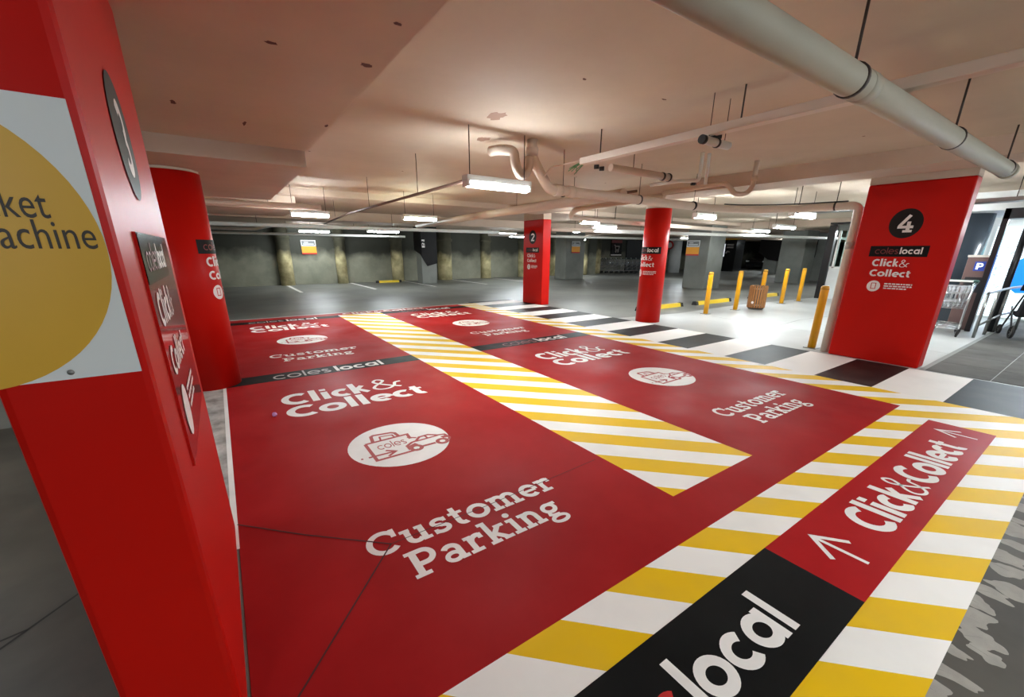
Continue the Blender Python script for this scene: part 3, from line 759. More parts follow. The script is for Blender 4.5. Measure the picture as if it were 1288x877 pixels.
# black pointed panel on a further column
k7 = grey_column(33.0, 33.9, 14.6, 15.5, 'distant grey column with a black pointed panel left of the wide grey column')
MB().extrude([(15.9, 2.5), (14.4, 2.5), (14.4, .9), (15.2, 1.0), (15.9, 1.5)], lambda a, b, d: (d, a, b), 32.9, 32.98).build('black_pointed_panel', M['black'], k7)
# white column with red sign
wc = MB().lathe([(.42, 0), (.42, 2.5)], (28.2, 19.6, 0), 28).build('white_column', M['white_wall']); tag(wc, 'round white column just right of the round red column', 'column')
rs = tag(MB().lathe([(0, -.02), (.30, -.02), (.30, .02), (0, .02)], (27.6, 19.72, 1.95), 24, False, 'X').build('round_sign', M['red_text']), 'round red and white traffic sign beside the white column', 'sign')
MB().lathe([(0, -.03), (.2, -.03), (.2, -.021), (0, -.021)], (27.6, 19.72, 1.95), 24, False, 'X').build('white_centre', M['plate'], rs)
MB().box(27.62, 27.66, 19.70, 19.74, 0, 1.95).build('sign_post', M['steel'], rs)
# lift lobby block with level sign
lb = tag(MB().box(34, 35.2, 18.2, 20.0, 0, 2.45).build('lobby_block', M['gloss_black']), 'black block with a white level sign seen beyond the bollards', 'kiosk')
ls = sheet(grid_polys(0, .55, 1.15, 2.12, 2), lambda a, b: (33.985, 19.65 - a, b), 'level_sign', M['screen_white'], lb)
P = []
for z in (1.3, 1.58, 1.86): P += ribbon(arc(.27, z + .06, .12, .09, 0, 360), .06)
sheet(P, lambda a, b: (33.975, 19.65 - a, b), 'symbols', M['black'], ls)
sheet(ribbon([(0, 2.05), (.55, 2.05)], .12) + ribbon([(0, 1.85), (.55, 1.85)], .12) + ribbon([(0, 1.4), (.1, 1.55), (.3, 1.5)], .1), lambda a, b: (33.985, 18.98 - a, b), 'print', M['grey_text'], lb)
MB().box(33.9, 33.98, 20.0, 20.2, 0, 2.5).build('white_edge', M['white_wall'], lb)
# screen panel far right
sp = tag(MB().box(27.05, 27.4, 9.2, 10.9, 0, 2.5, .02).build('pay_station_wall', M['grey_col']), 'grey wall panel with a black and white screen right of the wide grey column', 'wall panel')
ms = MB().box(27.0, 27.05, 10.05, 10.68, 1.25, 2.15).build('screen', M['gloss_black'], sp)
sheet(grid_polys(.1, .55, .72, .82, 2) + grid_polys(.08, .5, .30, .55, 2) + grid_polys(.02, .5, .02, .12, 2), lambda a, b: (26.99, 10.68 - a, 1.27 + b), 'print', M['screen_white'], ms)
yb = tag(MB().box(29.9, 30.1, 14.5, 17.2, 2.32, 2.44).build('height_bar', M['yellow']), 'yellow height bar hanging under the ceiling beyond the bollards', 'height bar')
for y in (14.8, 16.9): MB().cyl((30, y, 2.44), (30, y, 2.64), .02).build('hanger', M['rod'], yb)
# raised boom arm
bg = empty('boom_gate', (20.0, 11.8, 0), 0, 'raised thin boom arm standing beyond the first yellow bollard', 'boom gate')
MB().box(-.15, .15, -.15, .15, 0, 1.0, .02).build('cabinet', M['yellow'], bg)
MB().box(-.04, .04, -.04, .04, 1.0, 2.38).build('boom_arm', stripes('boom_stripes', (236, 236, 232), (40, 40, 40), (0, 0, 1), 1.0, .44, .6), bg)

# ------------------------------------------------------------------ bollards, wheel stops, bin
def bollard(x, y, label, h=1.03):
    o = MB().lathe([(.057, .012), (.057, h - .03), (.05, h - .008), (.03, h), (0, h)], (0, 0, 0), 20).build('bollard', M['yellow'], None, (x, y, 0))
    MB().box(-.09, .09, -.09, .09, 0, .012).build('base_plate', M['steel'], o)
    MB().lathe([(.0585, h - .06), (.0585, h - .03), (.051, h - .006), (.03, h + .003), (0, h + .003)], (0, 0, 0), 20).build('cap', M['yellow_cap'], o)
    return tag(o, label, 'bollard', 'yellow bollards')
bollard(9.99, 5.86, 'yellow bollard nearest the round red column, first of the row')
bollard(11.40, 5.86, 'yellow bollard just left of the timber bin')
bollard(12.72, 5.86, 'yellow bollard partly behind the timber bin')
bollard(14.06, 5.86, 'yellow bollard fourth of the row, in front of the wide grey column')
bollard(15.23, 5.86, 'yellow bollard at the far end of the row by the glass lobby')
bollard(7.85, 2.68, 'large yellow bollard beside the downpipe of pillar 4', 1.0)
def wheel_stop(x, y, label, L=1.8):
    o = MB().extrude([(-.08, 0), (.08, 0), (.05, .10), (-.05, .10)], lambda a, b, d: (d, a, b), -L / 2, L / 2).build('wheel_stop', M['stop'], None, (x, y, 0))
    for s in (-1, 1):
        MB().extrude([(-.083, 0), (.083, 0), (.053, .104), (-.053, .104)], lambda a, b, d: (d, a, b), s * L / 2 - .06, s * L / 2 + .06).build('end_cap', M['rubber'], o)
    return tag(o, label, 'wheel stop', 'yellow wheel stops')
wheel_stop(9.9, 7.15, 'yellow wheel stop half hidden by the round red column')
wheel_stop(12.35, 7.08, 'yellow wheel stop behind the first bollard, with a dark end')
wheel_stop(15.6, 7.1, 'yellow wheel stop seen behind the timber bin')
wheel_stop(6.7, 20.3, 'yellow wheel stop far off against the back wall', 1.1)
bn = empty('litter_bin', (12.0, 5.62, 0), 0, 'round timber-slatted litter bin standing in the row of bollards', 'bin')
sl = MB()
for k in range(22):
    a = 2 * math.pi * k / 22; c_, s_ = math.cos(a), math.sin(a)
    w = .020; r0, r1 = .200, .220
    q = [(r0, -w), (r1, -w), (r1, w), (r0, w)]
    sl.prism([(x * c_ - y * s_, x * s_ + y * c_) for x, y in q], .06, .64)
sl.build('slats', M['timber'], bn)
MB().lathe([(.19, .03), (.195, .03), (.195, .62), (.185, .62), (.185, .06), (0, .06)], (0, 0, 0), 28).build('liner', M['dark_metal'], bn)
for z in (.12, .55): MB().lathe([(.199, z), (.2025, z), (.2025, z + .03), (.199, z + .03), (.199, z)], (0, 0, 0), 28).build('band', M['steel'], bn)
MB().lathe([(.17, 0), (.17, .03), (0, .03)], (0, 0, 0), 24).build('foot', M['steel'], bn)
sheet(disc_polys(0, .2, .035, .035, 20), lambda a, b: (-.2215 + 0 * a, a, b), 'badge', M['white'], bn)

# ------------------------------------------------------------------ ceiling services
def rod(parent, x, y, z0, z1=CZ, r=.006): MB().cyl((x, y, z0), (x, y, z1), r, 8).build('hanging_rod', M['rod'], parent)
def clamp(parent, p, axis, r, m='rod'):
    MB().lathe([(r + .001, -.012), (r + .007, -.012), (r + .007, .012), (r + .001, .012), (r + .001, -.012)], p, 20, True, axis).build('clamp', M[m], parent)
# big grey pipe across the top right
pa = MB().tube([(-.6, 1.02, 2.28), (6.55, .94, 2.27)], .066, 28).build('drain_pipe', M['pvc_grey'])
tag(pa, 'thick grey drain pipe hung across the top right corner', 'pipe')
for x, y in ((2.62, .985), (4.45, .965), (6.35, .945), (.6, 1.01)):
    clamp(pa, (x, y, 2.277), 'X', .066); rod(pa, x, y, 2.345, CZ, .007)
MB().lathe([(.073, -.05), (.073, .05)], (6.5, .94, 2.27), 28, True, 'X').build('end_socket', M['pvc_grey'], pa)
MB().lathe([(.0672, 0), (.069, .0), (.069, .10), (.0672, .10)], (2.72, .984, 2.277), 28, True, 'X').build('joint_collar', M['pvc_grey'], pa)
# painted trunking running away along the ceiling
tr = MB().box(3.28, 3.37, -8, 3.55, 2.36, 2.42, .006).build('cable_trunking', M['trunking'])
tag(tr, 'flat painted cable trunking crossing the ceiling under the slab', 'trunking')
for y in (.3, 1.9, 3.3): rod(tr, 3.325, y, 2.42)
wires = MB()
for k in range(7):
    x = 3.285 + k * .013
    wires.tube([(x, 3.5, 2.39), (x + random.uniform(-.03, .03), 3.62, 2.37), (x + random.uniform(-.03, .08), 3.70 + random.uniform(0, .06), 2.33 + random.uniform(-.03, .02))], .005, 6, .03)
wires.build('loose_wires', M['green'], tr)
for k in range(2):
    MB().cyl((3.50 + .08 * k, 3.55, 2.36 - .01 * k), (3.53 + .08 * k, 3.51, 2.36 - .01 * k), .022, 12).build('cable_gland', M['cable'], tr)
MB().tube([(3.3, 3.5, 2.40), (3.22, 3.95, 2.38), (3.2, 4.02, 2.30)], .007, 8, .05).build('stub_conduit', M['trunking'], tr)
def stub(x0, x1, y, z, label, tops):
    o = MB().tube([(x0, y, z), (x1, y, z)], .03, 16).build('pipe_stub', M['pvc_white'])
    tag(o, label, 'pipe stub')
    MB().cyl((x0 - .035, y, z), (x0 + .002, y, z), .032, 16).build('dark_end', M['cable'], o)
    MB().lathe([(.031, -.01), (.036, -.01), (.036, .01), (.031, .01)], ((x0 + x1) / 2, y, z), 16, True, 'X').build('clip', M['rod'], o)
    MB().box(x0 + .1, x0 + .2, y - .02, y + .02, z + .03, z + .06).build('bracket', M['cable'], o)
    for t in tops: rod(o, t, y, z + .03, CZ, .003)
stub(3.24, 3.58, 2.12, 2.32, 'short white pipe with a dark end hung on two thin rods below the slab', (3.3, 3.52))
st_ = MB().tube([(4.86, 3.87, 2.33), (4.86, 3.45, 2.33), (5.05, 3.3, 2.33), (5.05, 3.3, 2.64)], .022, 14, .05).build('waste_pipe', M['pvc_white'])
tag(st_, 'thin white waste pipe bending up into the slab beside a second upright', 'pipe')
MB().tube([(5.16, 3.28, 2.30), (5.16, 3.28, 2.64)], .02, 12).build('second_upright', M['pvc_white'], st_)
MB().cyl((4.98, 3.36, 2.30), (5.02, 3.33, 2.30), .02, 10).build('dark_end', M['cable'], st_)
ex = MB().tube([(3.75, 3.55, 2.38), (4.75, 3.5, 2.36)], .04, 16).build('branch_pipe', M['pvc']); tag(ex, 'short painted branch pipe ending near the thin white waste pipe', 'pipe')
rod(ex, 4.1, 3.53, 2.41, CZ, .004)
for x in (4.6, 4.72): clamp(ex, (x, 3.505, 2.363), 'X', .04)
# main soil pipe with trap, run to the downpipe of pillar 4
mp_ = MB().tube([(3.02, 4.02, 2.64), (3.02, 4.02, 2.46), (3.36, 4.13, 2.19), (3.5, 4.14, 2.19), (6.75, 4.18, 2.18), (7.45, 3.85, 2.17), (7.72, 3.3, 2.16), (7.74, 2.52, 2.15), (7.75, 2.46, 2.10), (7.75, 2.46, 0.0)], .057, 24, .12).build('soil_pipe', M['pvc'])
tag(mp_, 'long painted soil pipe from a trap down to the floor beside pillar 4', 'pipe')
MB().tube([(2.99, 4.03, 2.47), (2.97, 4.03, 2.32), (2.86, 4.02, 2.27), (2.79, 4.01, 2.38), (2.78, 4.01, 2.50), (2.70, 4.15, 2.53), (2.66, 4.3, 2.53)], .050, 22, .07).build('trap', M['pvc'], mp_)
MB().lathe([(.058, 0), (.066, 0), (.066, .10), (.058, .10)], (3.45, 4.14, 2.19), 24, True, 'X').build('socket', M['pvc'], mp_)
MB().lathe([(.058, 0), (.066, 0), (.066, .10), (.058, .10)], (3.66, 4.143, 2.19), 24, True, 'X').build('socket', M['pvc'], mp_)
MB().lathe([(.058, 0), (.064, 0), (.064, .08), (.058, .08)], (3.02, 4.02, 2.48), 24, True).build('socket', M['pvc'], mp_)
for x in (3.6, 5.0, 6.3): clamp(mp_, (x, 4.16, 2.188), 'X', .057); rod(mp_, x, 4.16, 2.24, CZ, .004)
for y in (3.25, 2.75): clamp(mp_, (7.735, y, 2.158), 'Y', .057); rod(mp_, 7.735, y, 2.2, CZ, .006)
MB().lathe([(.059, 0), (.064, 0), (.064, .10), (.059, .10)], (7.75, 2.46, 1.55), 24).build('wall_clip', M['downpipe'], mp_)
# second trap near the beam
t2 = MB().tube([(6.05, 3.15, 2.64), (6.05, 3.15, 2.33), (6.0, 3.2, 2.24), (5.9, 3.3, 2.24), (5.85, 3.35, 2.33), (5.8, 3.4, 2.38), (5.75, 3.55, 2.37), (5.7, 4.3, 2.34)], .03, 18, .06).build('trap_pipe', M['pvc'])
tag(t2, 'small painted U-shaped trap pipe dropping from the slab beside the beam', 'pipe')
MB().lathe([(.031, 0), (.038, 0), (.038, .06), (.031, .06)], (6.05, 3.15, 2.40), 20).build('socket', M['pvc'], t2)
# branch Y pieces and long pipes going away
r1 = MB().tube([(4.95, 4.4, 2.28), (5.1, 9.5, 2.25), (5.3, 12.9, 2.22)], .075, 18).build('long_duct', M['pvc']); tag(r1, 'broad painted duct running away above the right bays', 'duct')
rod(r1, 5.05, 7.2, 2.33, CZ, .004); rod(r1, 5.0, 5.5, 2.34, CZ, .004)
tb = MB().tube([(5.22, 4.4, 2.34), (5.3, 12.9, 2.29)], .02, 10).build('small_pipe', M['conduit']); tag(tb, 'slim brownish conduit beside the broad painted duct', 'conduit')
r2 = MB().tube([(5.75, 4.3, 2.30), (5.5, 6.0, 2.22), (5.55, 6.2, 2.10), (7.6, 6.35, 2.08), (13.0, 6.5, 2.06)], .045, 18, .14).build('bent_pipe', M['pvc']); tag(r2, 'painted pipe with a drop elbow just left of the round red column', 'pipe')
rod(r2, 6.9, 6.3, 2.12, CZ, .004)
cb = MB().tube([(7.0, 4.06, 2.245), (7.3, 3.9, 2.236), (7.5, 3.65, 2.232), (7.68, 3.2, 2.222), (7.72, 2.6, 2.215)], .009, 8, .12).build('black_hose', M['cable']); tag(cb, 'black cable lying along the soil pipe near pillar 4', 'cable')
# far horizontal pipes
def fpipe(pts, r, label, m='pvc_white', bend=.1, hang=()):
    o = MB().tube(pts, r, 12, bend).build('service_pipe', M[m]); tag(o, label, 'pipe', 'pipes under the far ceiling')
    for x, y, z in hang: rod(o, x, y, z, 2.54, .006)
fpipe([(-2.5, 13.1, 2.10), (8.2, 12.75, 2.10)], .05, 'bright white pipe spanning the far ceiling left of pillar 2', hang=((1.0, 13.0, 2.14), (4.5, 12.9, 2.14)))
fpipe([(-2.5, 15.4, 2.08), (1.1, 15.3, 2.08), (1.5, 15.0, 2.18), (3.4, 15.0, 2.18)], .045, 'white pipe with a jog behind the bright far pipe', hang=((2.6, 15.0, 2.2),))
fpipe([(-2.5, 17.4, 2.02), (6.5, 17.2, 2.02)], .04, 'lowest white pipe near the far wall', hang=((2.2, 17.3, 2.05), (4.5, 17.2, 2.05)))
fpipe([(-1.5, 8.9, 2.24), (1.75, 8.8, 2.24)], .05, 'painted pipe crossing beyond the round red column at left', 'pvc', hang=((.9, 8.82, 2.28),))
fpipe([(9.0, 8.9, 2.05), (23.0, 7.3, 2.08)], .05, 'white pipe running right over the bollards', hang=((12, 8.6, 2.1), (16, 8.1, 2.1)))
fpipe([(8.3, 13.6, 2.06), (22, 12.6, 2.06)], .05, 'white pipe spanning above the trolley recess', hang=((12, 13.3, 2.1), (17, 13, 2.1)))
fpipe([(9.0, 10.9, 2.16), (26.0, 9.4, 2.2)], .06, 'pale pipe crossing in front of the grey columns', 'pvc', hang=((13, 10.6, 2.2),))
# thin surface conduit at the near slab
cd = MB().tube([(2.2, 3.95, 2.17), (2.25, 8.9, 2.17), (2.6, 12.9, 2.17)], .018, 10).build('lighting_conduit', M['conduit']); tag(cd, 'brown lighting conduit running away from the nearest batten light', 'conduit')
for y in (5.4, 7.5, 10.0): rod(cd, 2.25, y, 2.18, CZ if y < 9.6 else 2.52, .004)
# cable tray by the shop
ct = empty('cable_tray', (0, 0, 0), 0, 'grey cable tray hung behind pillar 4 on the right', 'cable tray')
b_ = MB(); b_.box(10.3, 10.6, -6, 4.2, 2.28, 2.285); b_.box(10.3, 10.305, -6, 4.2, 2.28, 2.34); b_.box(10.595, 10.6, -6, 4.2, 2.28, 2.34)
b_.build('tray', M['steel'], ct)
cc = MB()
for k in range(5): cc.tube([(10.34 + k * .05, -6, 2.30), (10.34 + k * .05 + random.uniform(-.01, .01), 4.2, 2.30)], .014, 8)
cc.build('cables', mat('lilac_cable', (150, 146, 166), .5), ct)
for y in (.6, 1.3, 2.2, 3.1): rod(ct, 10.31, y, 2.28, CZ, .006)

# ------------------------------------------------------------------ batten lights
def batten(x, y, z, L, along, label, slab=CZ, double=False, green=False):
    rt = empty('batten_light', (x, y, z), 0 if along == 'X' else R(90), label, 'light', 'fluorescent batten lights')
    MB().box(-L / 2, L / 2, -.058, .058, -.012, .045, .006).build('housing', M['lamp_body'], rt)
    t = M['tube_green'] if green else M['tube']
    hw = .062 if double else .05
    MB().extrude([(hw * math.cos(2 * math.pi * i / 20), -.03 + 0.034 * math.sin(2 * math.pi * i / 20)) for i in range(20)], lambda a, b, d: (d, a, b), -L / 2 + .03, L / 2 - .03).build('diffuser', t, rt)
    for s in (-1, 1):
        MB().box(s * (L / 2 - .02) - .012, s * (L / 2 - .02) + .012, -.06, .06, -.06, .02).build('end_holder', M['lamp_body'], rt)
        MB().cyl((s * (L / 2 - .06), 0, .035), (s * (L / 2 - .06), 0, slab - z), .005, 8).build('hanging_rod', M['rod'], rt)
    return rt
batten(2.52, 3.93, 2.16, .78, 'X', 'nearest bright batten light hung left of the soil pipe trap', double=True)
batten(1.62, 9.2, 2.16, .70, 'X', 'batten light hung beyond the round red column at left', double=True)
batten(3.68, 8.8, 2.16, .76, 'X', 'greenish white batten light above the hatched strip', double=True, green=True)
batten(7.25, 7.4, 2.16, .6, 'X', 'batten light seen just right of pillar 2 top')
batten(8.9, 8.5, 2.16, .9, 'X', 'batten light between pillar 2 and the round red column')
batten(8.95, 5.6, 2.25, .75, 'X', 'batten light just right of the round red column', double=True)
batten(9.5, 3.9, 2.2, .95, 'X', 'batten light above the downpipe beside pillar 4')
batten(13.4, 5.9, 2.2, 1.2, 'X', 'batten light over the end of the bollard row')
batten(10.75, 11.2, 2.2, 1.1, 'Y', 'batten light far behind the round red column', 2.52)
batten(10.0, 15.2, 2.2, 1.3, 'X', 'far batten light left of pillar 2', 2.52)
batten(5.3, 16.2, 2.18, 1.2, 'X', 'far batten light before the stained wall, left of the black-topped column', 2.52)
batten(3.5, 19.5, 2.24, 1.2, 'X', 'far batten light over the orange notice on the back wall', 2.52)
batten(12.5, 17.5, 2.2, 1.3, 'X', 'far batten light lighting the back wall behind pillar 2', 2.52)
batten(18.3, 19.6, 2.2, 1.3, 'X', 'far batten light by the pale corner pier', 2.40)
batten(21.0, 14.0, 2.2, 1.3, 'X', 'far batten light before the trolley recess', 2.52)
batten(22.0, 6.6, 2.2, 1.3, 'X', 'batten light far right before the wide grey column')
batten(30.0, 12.5, 2.2, 1.3, 'X', 'distant batten light beyond the wide grey column', 2.52)
batten(36.0, 16.5, 2.2, 1.3, 'X', 'most distant batten light near the parked car', 2.52)
batten(11.3, 2.9, 2.3, 1.2, 'Y', 'batten light behind pillar 4 lighting the white soffit')
batten(13.9, .6, 2.22, 1.2, 'Y', 'batten light inside the shop entrance', 2.3)
batten(9.9, .2, 2.3, 1.2, 'X', 'batten light over the pavers at right')
batten(18.6, 4.9, 2.2, 1.2, 'Y', 'added batten light brightening the inside of the glass lobby')  # extra lamp added to light up the lobby
batten(16.2, 7.9, 2.25, 1.2, 'X', 'added batten light beyond the bollards, left of the glass lobby')  # extra lamp added to lift the dim area behind the bollards
# lights of the same row standing outside the frame
batten(2.4, -2.2, 2.2, 1.2, 'X', 'batten light behind the viewer over the left aisle', double=True)
batten(6.0, -1.9, 2.2, 1.2, 'X', 'batten light behind the viewer over the front aisle', double=True)
batten(-3.0, 3.5, 2.15, 1.2, 'X', 'batten light left of the big red pillar', 2.39)
batten(-2.2, -2.5, 2.2, 1.2, 'X', 'batten light behind the viewer at far left', 2.39)
batten(18.0, -3.0, 2.1, 1.2, 'X', 'batten light inside the shop', 2.3)

# ------------------------------------------------------------------ shop entrance on the right
dc = MB().lathe([(.42, 0), (.42, 2.3)], (13.6, 2.33, 0), 40).build('dark_column', M['dark_col']); tag(dc, 'thick dark blue-grey round column behind the trolley', 'column')
tm = empty('ticket_kiosk', (12.4, 1.76, 0), 0, 'tall brown parking ticket kiosk with a blue P sign behind the trolley', 'ticket kiosk')
MB().box(0, .35, -.17, .17, 0, 1.43, .012).build('body', M['kiosk'], tm)
MB().box(-.012, .36, -.18, .18, 1.43, 1.47, .004).build('top_trim', M['kiosk_top'], tm)
ps = MB().box(-.008, 0, -.10, .05, 1.17, 1.35).build('parking_sign', M['blue'], tm)
sheet(letters('P', sans, -.02, .075, 1.2, .12), lambda a, b: (-.0095, -a, b), 'lettering', M['screen_white'], ps)
MB().box(-.01, 0, -.12, .12, .75, 1.05).build('front_panel', M['dark_metal'], tm)
df = empty('door_frame', (12.28, 1.5, 0), 0, 'pair of dark upright posts of the shop doorway beside the ticket kiosk', 'door frame')
MB().box(-.05, .05, .045, .125, 0, 2.3).build('post', M['black_frame'], df)
MB().lathe([(.05, 0), (.05, 2.3)], (.35, -.18, 0), 20).build('post', M['dark_metal'], df)
MB().box(-.05, .40, -2.4, .12, 2.12, 2.3).build('header', M['dark_metal'], df)
hr = empty('handrail', (11.4, 1.37, 0), 0, 'grey steel ramp handrail at the right edge', 'handrail')
hb = MB(); hb.tube([(0, 0, .80), (.02, 0, .82), (1.2, -.1, .86), (2.0, -.3, .90)], .022, 12, .03); hb.build('top_rail', M['steel'], hr)
MB().tube([(0.02, 0, .22), (1.2, -.1, .34), (2.0, -.3, .4)], .018, 12).build('lower_rail', M['steel'], hr)
for x, y, z in ((0, 0, .8), (.62, -.05, .84), (1.2, -.1, .86), (2.0, -.3, .9)): MB().cyl((x, y, 0), (x, y, z), .024, 12).build('post', M['steel'], hr)
# backlit poster in the shop front
po = tag(MB().box(15.27, 15.345, .2, 2.05, .05, 2.1).build('backlit_poster', M['lightbox']), 'bright backlit white and blue poster in the shop front at right', 'poster')
mpo = lambda d: (lambda a, b: (15.27 - d, 2.05 - a, b))
sheet([[(.42, 1.75), (.85, 1.5), (1.6, 1.6), (1.6, 2.0), (.5, 2.05)]], mpo(.004), 'pale_teal_shape', M['lightbox_teal'], po)
sheet([[(.50, 1.35), (.78, 1.62), (1.7, 1.7), (1.7, .7), (.62, .62), (.42, .8)]], mpo(.008), 'blue_shape', M['lightbox_blue'], po)
P = []
for i in range(60):
    P += disc_polys(random.uniform(.08, .5), random.uniform(.15, 1.7), .025, .022, 8)
sheet(P, mpo(.004), 'grey_dots', M['lightbox_grey'], po)
# glass lobby beyond the bollards
gl = empty('glass_lobby', (16.9, 5.9, 0), 0, 'glass-walled lobby with a black corner post behind the downpipe', 'lobby')
MB().box(-.06, .10, -.08, .12, 0, 2.36).build('corner_post', M['black_frame'], gl)
MB().box(-.02, .06, -2.5, -.1, 0, 1.0).build('white_apron', M['white_wall'], gl)
MB().box(-.03, .07, -2.5, -.1, 1.0, 1.06).build('sill', M['pvc_white'], gl)
MB().box(0, .02, -2.5, -.2, 1.06, 2.18).build('glass_pane', M['glass'], gl)
MB().box(-.03, .07, -2.5, -.1, 2.18, 2.36).build('header', M['grey_col'], gl)
for y in (-.2, -1.4, -2.45): MB().box(-.03, .06, y - .03, y + .03, 1.0, 2.18).build('mullion', M['pvc_white'], gl)
MB().box(-.4, -.05, -2.3, 0.0, 2.36, 2.42).build('black_fascia', M['black_frame'], gl)
struct(MB().box(20.5, 20.7, 3.5, 6.7, 0, 2.6).build('wall_lobby_back', M['white_wall']))

# ------------------------------------------------------------------ trolleys
def trolley(name, label, group, loc, rz, handle_m='pvc_white'):
    rt = empty(name, loc, rz, label, 'trolley', group)
    bk = MB(); r = .0042
    L0, L1 = 0.02, .86; zt0, zt1 = .98, .88; zb0, zb1 = .52, .62
    def P(u, v, w):       # u along, v across -1..1, w up 0..1
        x = L0 + (L1 - L0) * u + (.07 * (1 - w) if u < .5 else -.05 * (1 - w)); hw = (.27 - .05 * u) * (.86 + .14 * w)
        return (x, v * hw, (zb0 + (zb1 - zb0) * u) * (1 - w) + (zt0 + (zt1 - zt0) * u) * w)
    for v in (-1, 1):
        for i in range(15): bk.tube([P(i / 14, v, 0), P(i / 14, v, 1)], r, 5)
        for w in (0, .25, .5, .75, 1): bk.tube([P(0, v, w), P(1, v, w)], r * (1.8 if w in (0, 1) else 1), 5)
    for i in range(9):
        v = -1 + i / 4
        bk.tube([P(0, v, 0), P(1, v, 0)], r, 5); bk.tube([P(1, v, 0), P(1, v, 1)], r, 5); bk.tube([P(0, v, 0), P(0, v, .9)], r, 5)
    for w in (0, .5, 1): bk.tube([P(1, -1, w), P(1, 1, w)], r * 1.6, 5)
    for u in (0, .25, .5, .75, 1): bk.tube([P(u, -1, 0), P(u, 1, 0)], r * 1.3, 5)
    bk.build('basket', M['chrome'], rt)
    hd = MB().tube([(-.06, -.24, 1.02), (-.06, .24, 1.02)], .016, 12).build('handle', M[handle_m], rt)
    for s in (-1, 1): MB().tube([(-.06, s * .24, 1.02), (-.06, s * .29, 1.02), (.04, s * .27, .97)], .019, 10, .03).build('handle_end', M['dark_green'], hd)
    fr = MB()
    for s in (-1, 1):
        fr.tube([(.04, s * .25, .97), (.07, s * .24, .5), (.10, s * .24, .20), (.02, s * .25, .15), (.80, s * .17, .16)], .012, 8, .06)
        fr.tube([(.10, s * .24, .28), (.55, s * .2, .58)], .010, 8)
    for x, h in ((.04, .25), (.45, .21), (.80, .17)): fr.tube([(x, -h, .15), (x, h, .15)], .011, 8)
    for k in range(7): y = -.18 + k * .06; fr.tube([(.08, y, .165), (.76, y * .8, .175)], .005, 6)
    fr.build('chassis', M['chrome'], rt)
    cs = MB()
    for k in range(9): cs.tube([(.16, -.2 + k * .05, .64), (.10, -.2 + k * .05, .92)], .004, 5)
    for q in (0, .5, 1): cs.tube([(.16 - .06 * q, -.2, .64 + .28 * q), (.16 - .06 * q, .2, .64 + .28 * q)], .005, 5)
    cs.build('child_seat_flap', M['chrome'], rt)
    for x, h in ((.06, .24), (.78, .16)):
        for s in (-1, 1):
            ca = MB(); ca.box(x - .012, x + .012, s * h - .03, s * h - .022, .06, .15); ca.box(x - .012, x + .012, s * h + .022, s * h + .03, .06, .15); ca.box(x - .012, x + .012, s * h - .03, s * h + .03, .135, .15)
            co_ = ca.build('castor', M['dark_metal'], rt)
            MB().lathe([(0, -.016), (.05, -.016), (.062, -.01), (.062, .01), (.05, .016), (0, .016)], (x, s * h, .062), 20, True, 'Y').build('wheel', M['rubber'], co_)
    return rt
T0 = trolley('shopping_trolley', 'wire shopping trolley with a white handle parked right behind pillar 4', 'trolleys by the shop', (11.1, 1.80, .004), R(4))
T1 = trolley('shopping_trolley', 'wire shopping trolley with a dark green handle nested into the nearer trolley', 'trolleys by the shop', (11.38, 1.83, .004), R(4), 'dark_green')
for k in range(9):
    t = copy_tree(T0); t.location = (23.0 + k * .36, 22.05 - k * .16, 0); t.rotation_euler = (0, 0, R(-62))
    t['label'] = ['silver trolley at the far left end of the row in the recess', 'second silver trolley from the left end of the recess row', 'third silver trolley from the left end of the recess row', 'fourth silver trolley from the left end of the recess row',
                  'middle silver trolley of the row in the recess', 'fourth silver trolley from the right end of the recess row', 'third silver trolley from the right end of the recess row', 'second silver trolley from the right end of the recess row',
                  'silver trolley at the right end of the recess row, by the red column'][k]
    t['group'] = 'trolley row in the far recess'
ts = tag(MB().box(24.45, 25.6, 22.5, 22.56, 1.15, 2.3).build('trolley_sign', M['gloss_black']), 'black and red trolley return sign over the far trolley row', 'sign')
sheet(grid_polys(0, 1.15, .95, 1.15, 2), lambda a, b: (24.45 + a, 22.495, 1.15 + b), 'red_band', M['dull_red_text'], ts)
sheet(ribbon([(.3, .8), (.4, .8), (.5, .45), (.8, .45), (.86, .72), (.43, .72)], .05) + ribbon(arc(.52, .34, .05, .05, 0, 360), .04) + ribbon(arc(.76, .34, .05, .05, 0, 360), .04), lambda a, b: (24.45 + a, 22.495, 1.15 + b), 'trolley_symbol', M['grey_text'], ts)
sheet(grid_polys(0, 1.15, .05, .13, 2), lambda a, b: (24.45 + a, 22.495, 1.15 + b), 'white_line', M['white'], ts)
dk = tag(MB().box(26.2, 30.5, 22.5, 22.595, .0, 2.3).build('recess_shade', mat('recess_shade', (38, 40, 40), .5)), 'dark shutter painted as the shade in the recess behind the trolley row', 'backdrop')  # dark sheet whose colour stands for the shade deep in the recess

